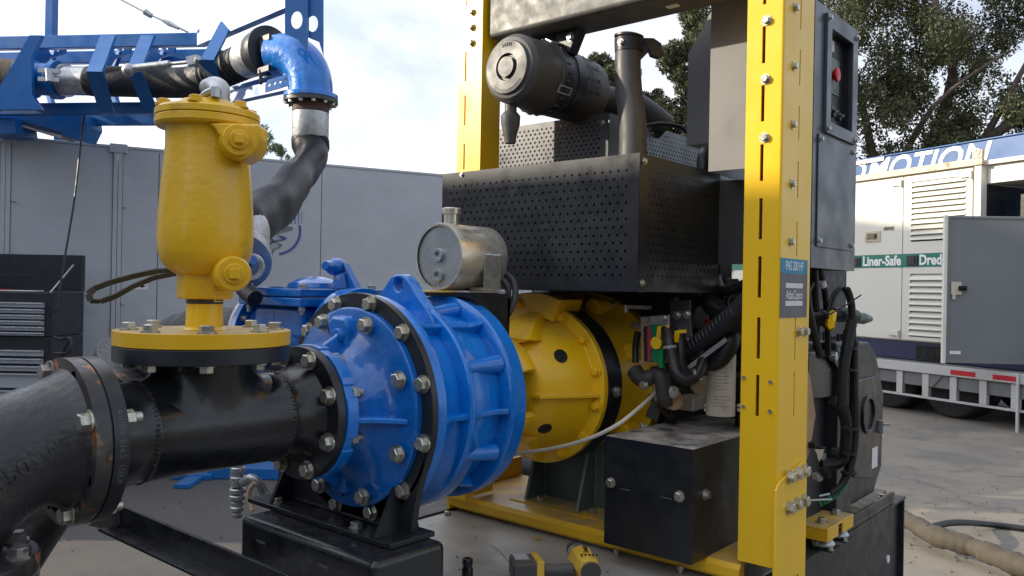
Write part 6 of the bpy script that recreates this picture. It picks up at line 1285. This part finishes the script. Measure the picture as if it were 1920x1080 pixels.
# yellow engine mount and rubber feet
em=thing('engine_mount','yellow folded steel engine mount on two silver dome vibration feet','engine mount',(-1.0,2.9,.86))
mp_=[(-1.04,2.45,.958),(-1.04,2.98,.958)]
b=MB(); b.box((-1.16,2.695,.926),(-.932,2.95,.934)); b.box((-.938,2.702,.890),(-.932,2.80,.9255)); b.box((-.938,2.84,.890),(-.932,2.95,.9255)); b.box((-1.16,2.695,.890),(-.932,2.7015,.9255)); b.build('mount_plate','yellow_dusty',em,bev=.002)
for y in (2.76,2.90):
    bolt(em,(-.975,y,.9345),(0,0,1),1.0)
    b=MB(); b.lathe([(0,.040),(.005,.041),(.018,.032),(.028,.018),(.060,.016)],(-.972,y,.864),(0,0,1),32); b.build('dome_foot','zinc_grey',em)
    b=MB(); b.box((-1.03,y-.045,.8535),(-.925,y+.045,.857)); b.build('foot_pad','black_satin',em); bolt(em,(-.935,y-.03,.8575),(0,0,1),.6)
    b=MB(); b.cyl((-.972,y,.8575),(-.972,y,.8635),.038); b.build('rubber_ring','rubber',em)
# ================================================================= TOOLS ON THE DECK
sc=thing('impact_socket','black deep impact socket standing on the galvanised deck','socket',(-1.640,1.742,0.858))
c=V((-1.616,1.717,0.858)); 
b=MB(); b.lathe([(0,.014),(.004,.0165),(.030,.0165),(.036,.0135),(.041,.0135),(.045,.0155),(.058,.0155),(.060,.014),(.060,.007),(.045,.007)],c,(0,0,1),32); b.build('socket_body','black',sc,bev=.0005)
dl=thing('cordless_drill','yellow and black cordless drill lying on its side on the galvanised deck','cordless drill',(-1.446,1.935,0.860))
Dp=lambda px,py,h:V(P_at(px,py,2.27))+UPV*h
# battery at the left, handle, motor body and chuck at the right; all lie at deck height
def D(u,v,h):   # u to the right in the deck plane, v towards the camera
    o_=V((-1.437,1.911,0.858)); return o_+RT*(u+.012)-FW*v*1.0+UPV*h
b=MB(D); b.prism([(-.155,-.02,.004),(-.085,-.03,.004),(-.060,.06,.004),(-.14,.08,.004)],(0,0,.055)); b.build('battery','plastic',dl,bev=.006)
b=MB(D); b.prism([(-.145,-.012,.0595),(-.105,-.018,.0595),(-.095,.03,.0595),(-.135,.036,.0595)],(0,0,.001)); b.build('battery_label','alu',dl)
b=MB(D); b.prism([(-.092,-.030,.004),(-.070,-.018,.004),(-.052,.06,.004),(-.075,.065,.004)],(0,0,.060)); b.build('battery_shoe','drill',dl,bev=.004)
b=MB(D); b.tube([(-.06,.03,.030),(-.02,.035,.030),(.03,.03,.030)],[.020,.017,.020],16); b.build('handle','plastic',dl)
b=MB(D); b.tube([(.01,.0,.03),(.03,-.005,.032)],.006,10); b.build('trigger_guard','tan',dl)
ax0,ax1=(.055,.06,.038),(.040,-.075,.046)
def BD(t,r0): return (ax0[0]+(ax1[0]-ax0[0])*t,ax0[1]+(ax1[1]-ax0[1])*t,ax0[2]+(ax1[2]-ax0[2])*t)
axv=V(ax1)-V(ax0)
b=MB(D); b.lathe([(0,.030),(.01,.037),(.095,.037),(.10,.033)],(.075,.055,.040),(-.22,-1,.06),8); b.build('motor_housing','drill',dl,bev=.004)
b=MB(D); b.lathe([(0,.026),(.008,.030),(.012,.030)],(.077,.062,.040),(.22,1,-.06),16); b.build('end_cap','plastic',dl,bev=.003)
b=MB(D); b.lathe([(0,.034),(.018,.033),(.030,.024),(.032,.018)],(.053,-.046,.046),(-.22,-1,.06),32); b.build('gear_case','zinc_grey',dl)
b=MB(D); b.lathe([(0,.023),(.004,.025),(.014,.025),(.018,.021),(.034,.019),(.036,.010)],(.0458,-.079,.048),(-.22,-1,.06),28); b.build('chuck','engine',dl)
for k in range(5): b=MB(D); b.box((.052+.011*k,.030,.0765),(.057+.011*k,.042,.0785)); b.build('vent_slot','dark',dl)
text(dl,'DEWALT','drill_lettering','chest',.018,lambda u,v,w_:D(.068+v*1.0,-.008+u*1.0,.0790+w_-.6*abs(v)*abs(v)*0),.0006,bold=.0006,sx=.8)
b=MB(D); b.prism([(.054,-.038,.0745),(.082,-.034,.0745),(.086,.022,.0745),(.060,.024,.0745)],(0,0,.0040)); b.build('name_band','drill',dl,bev=.001)
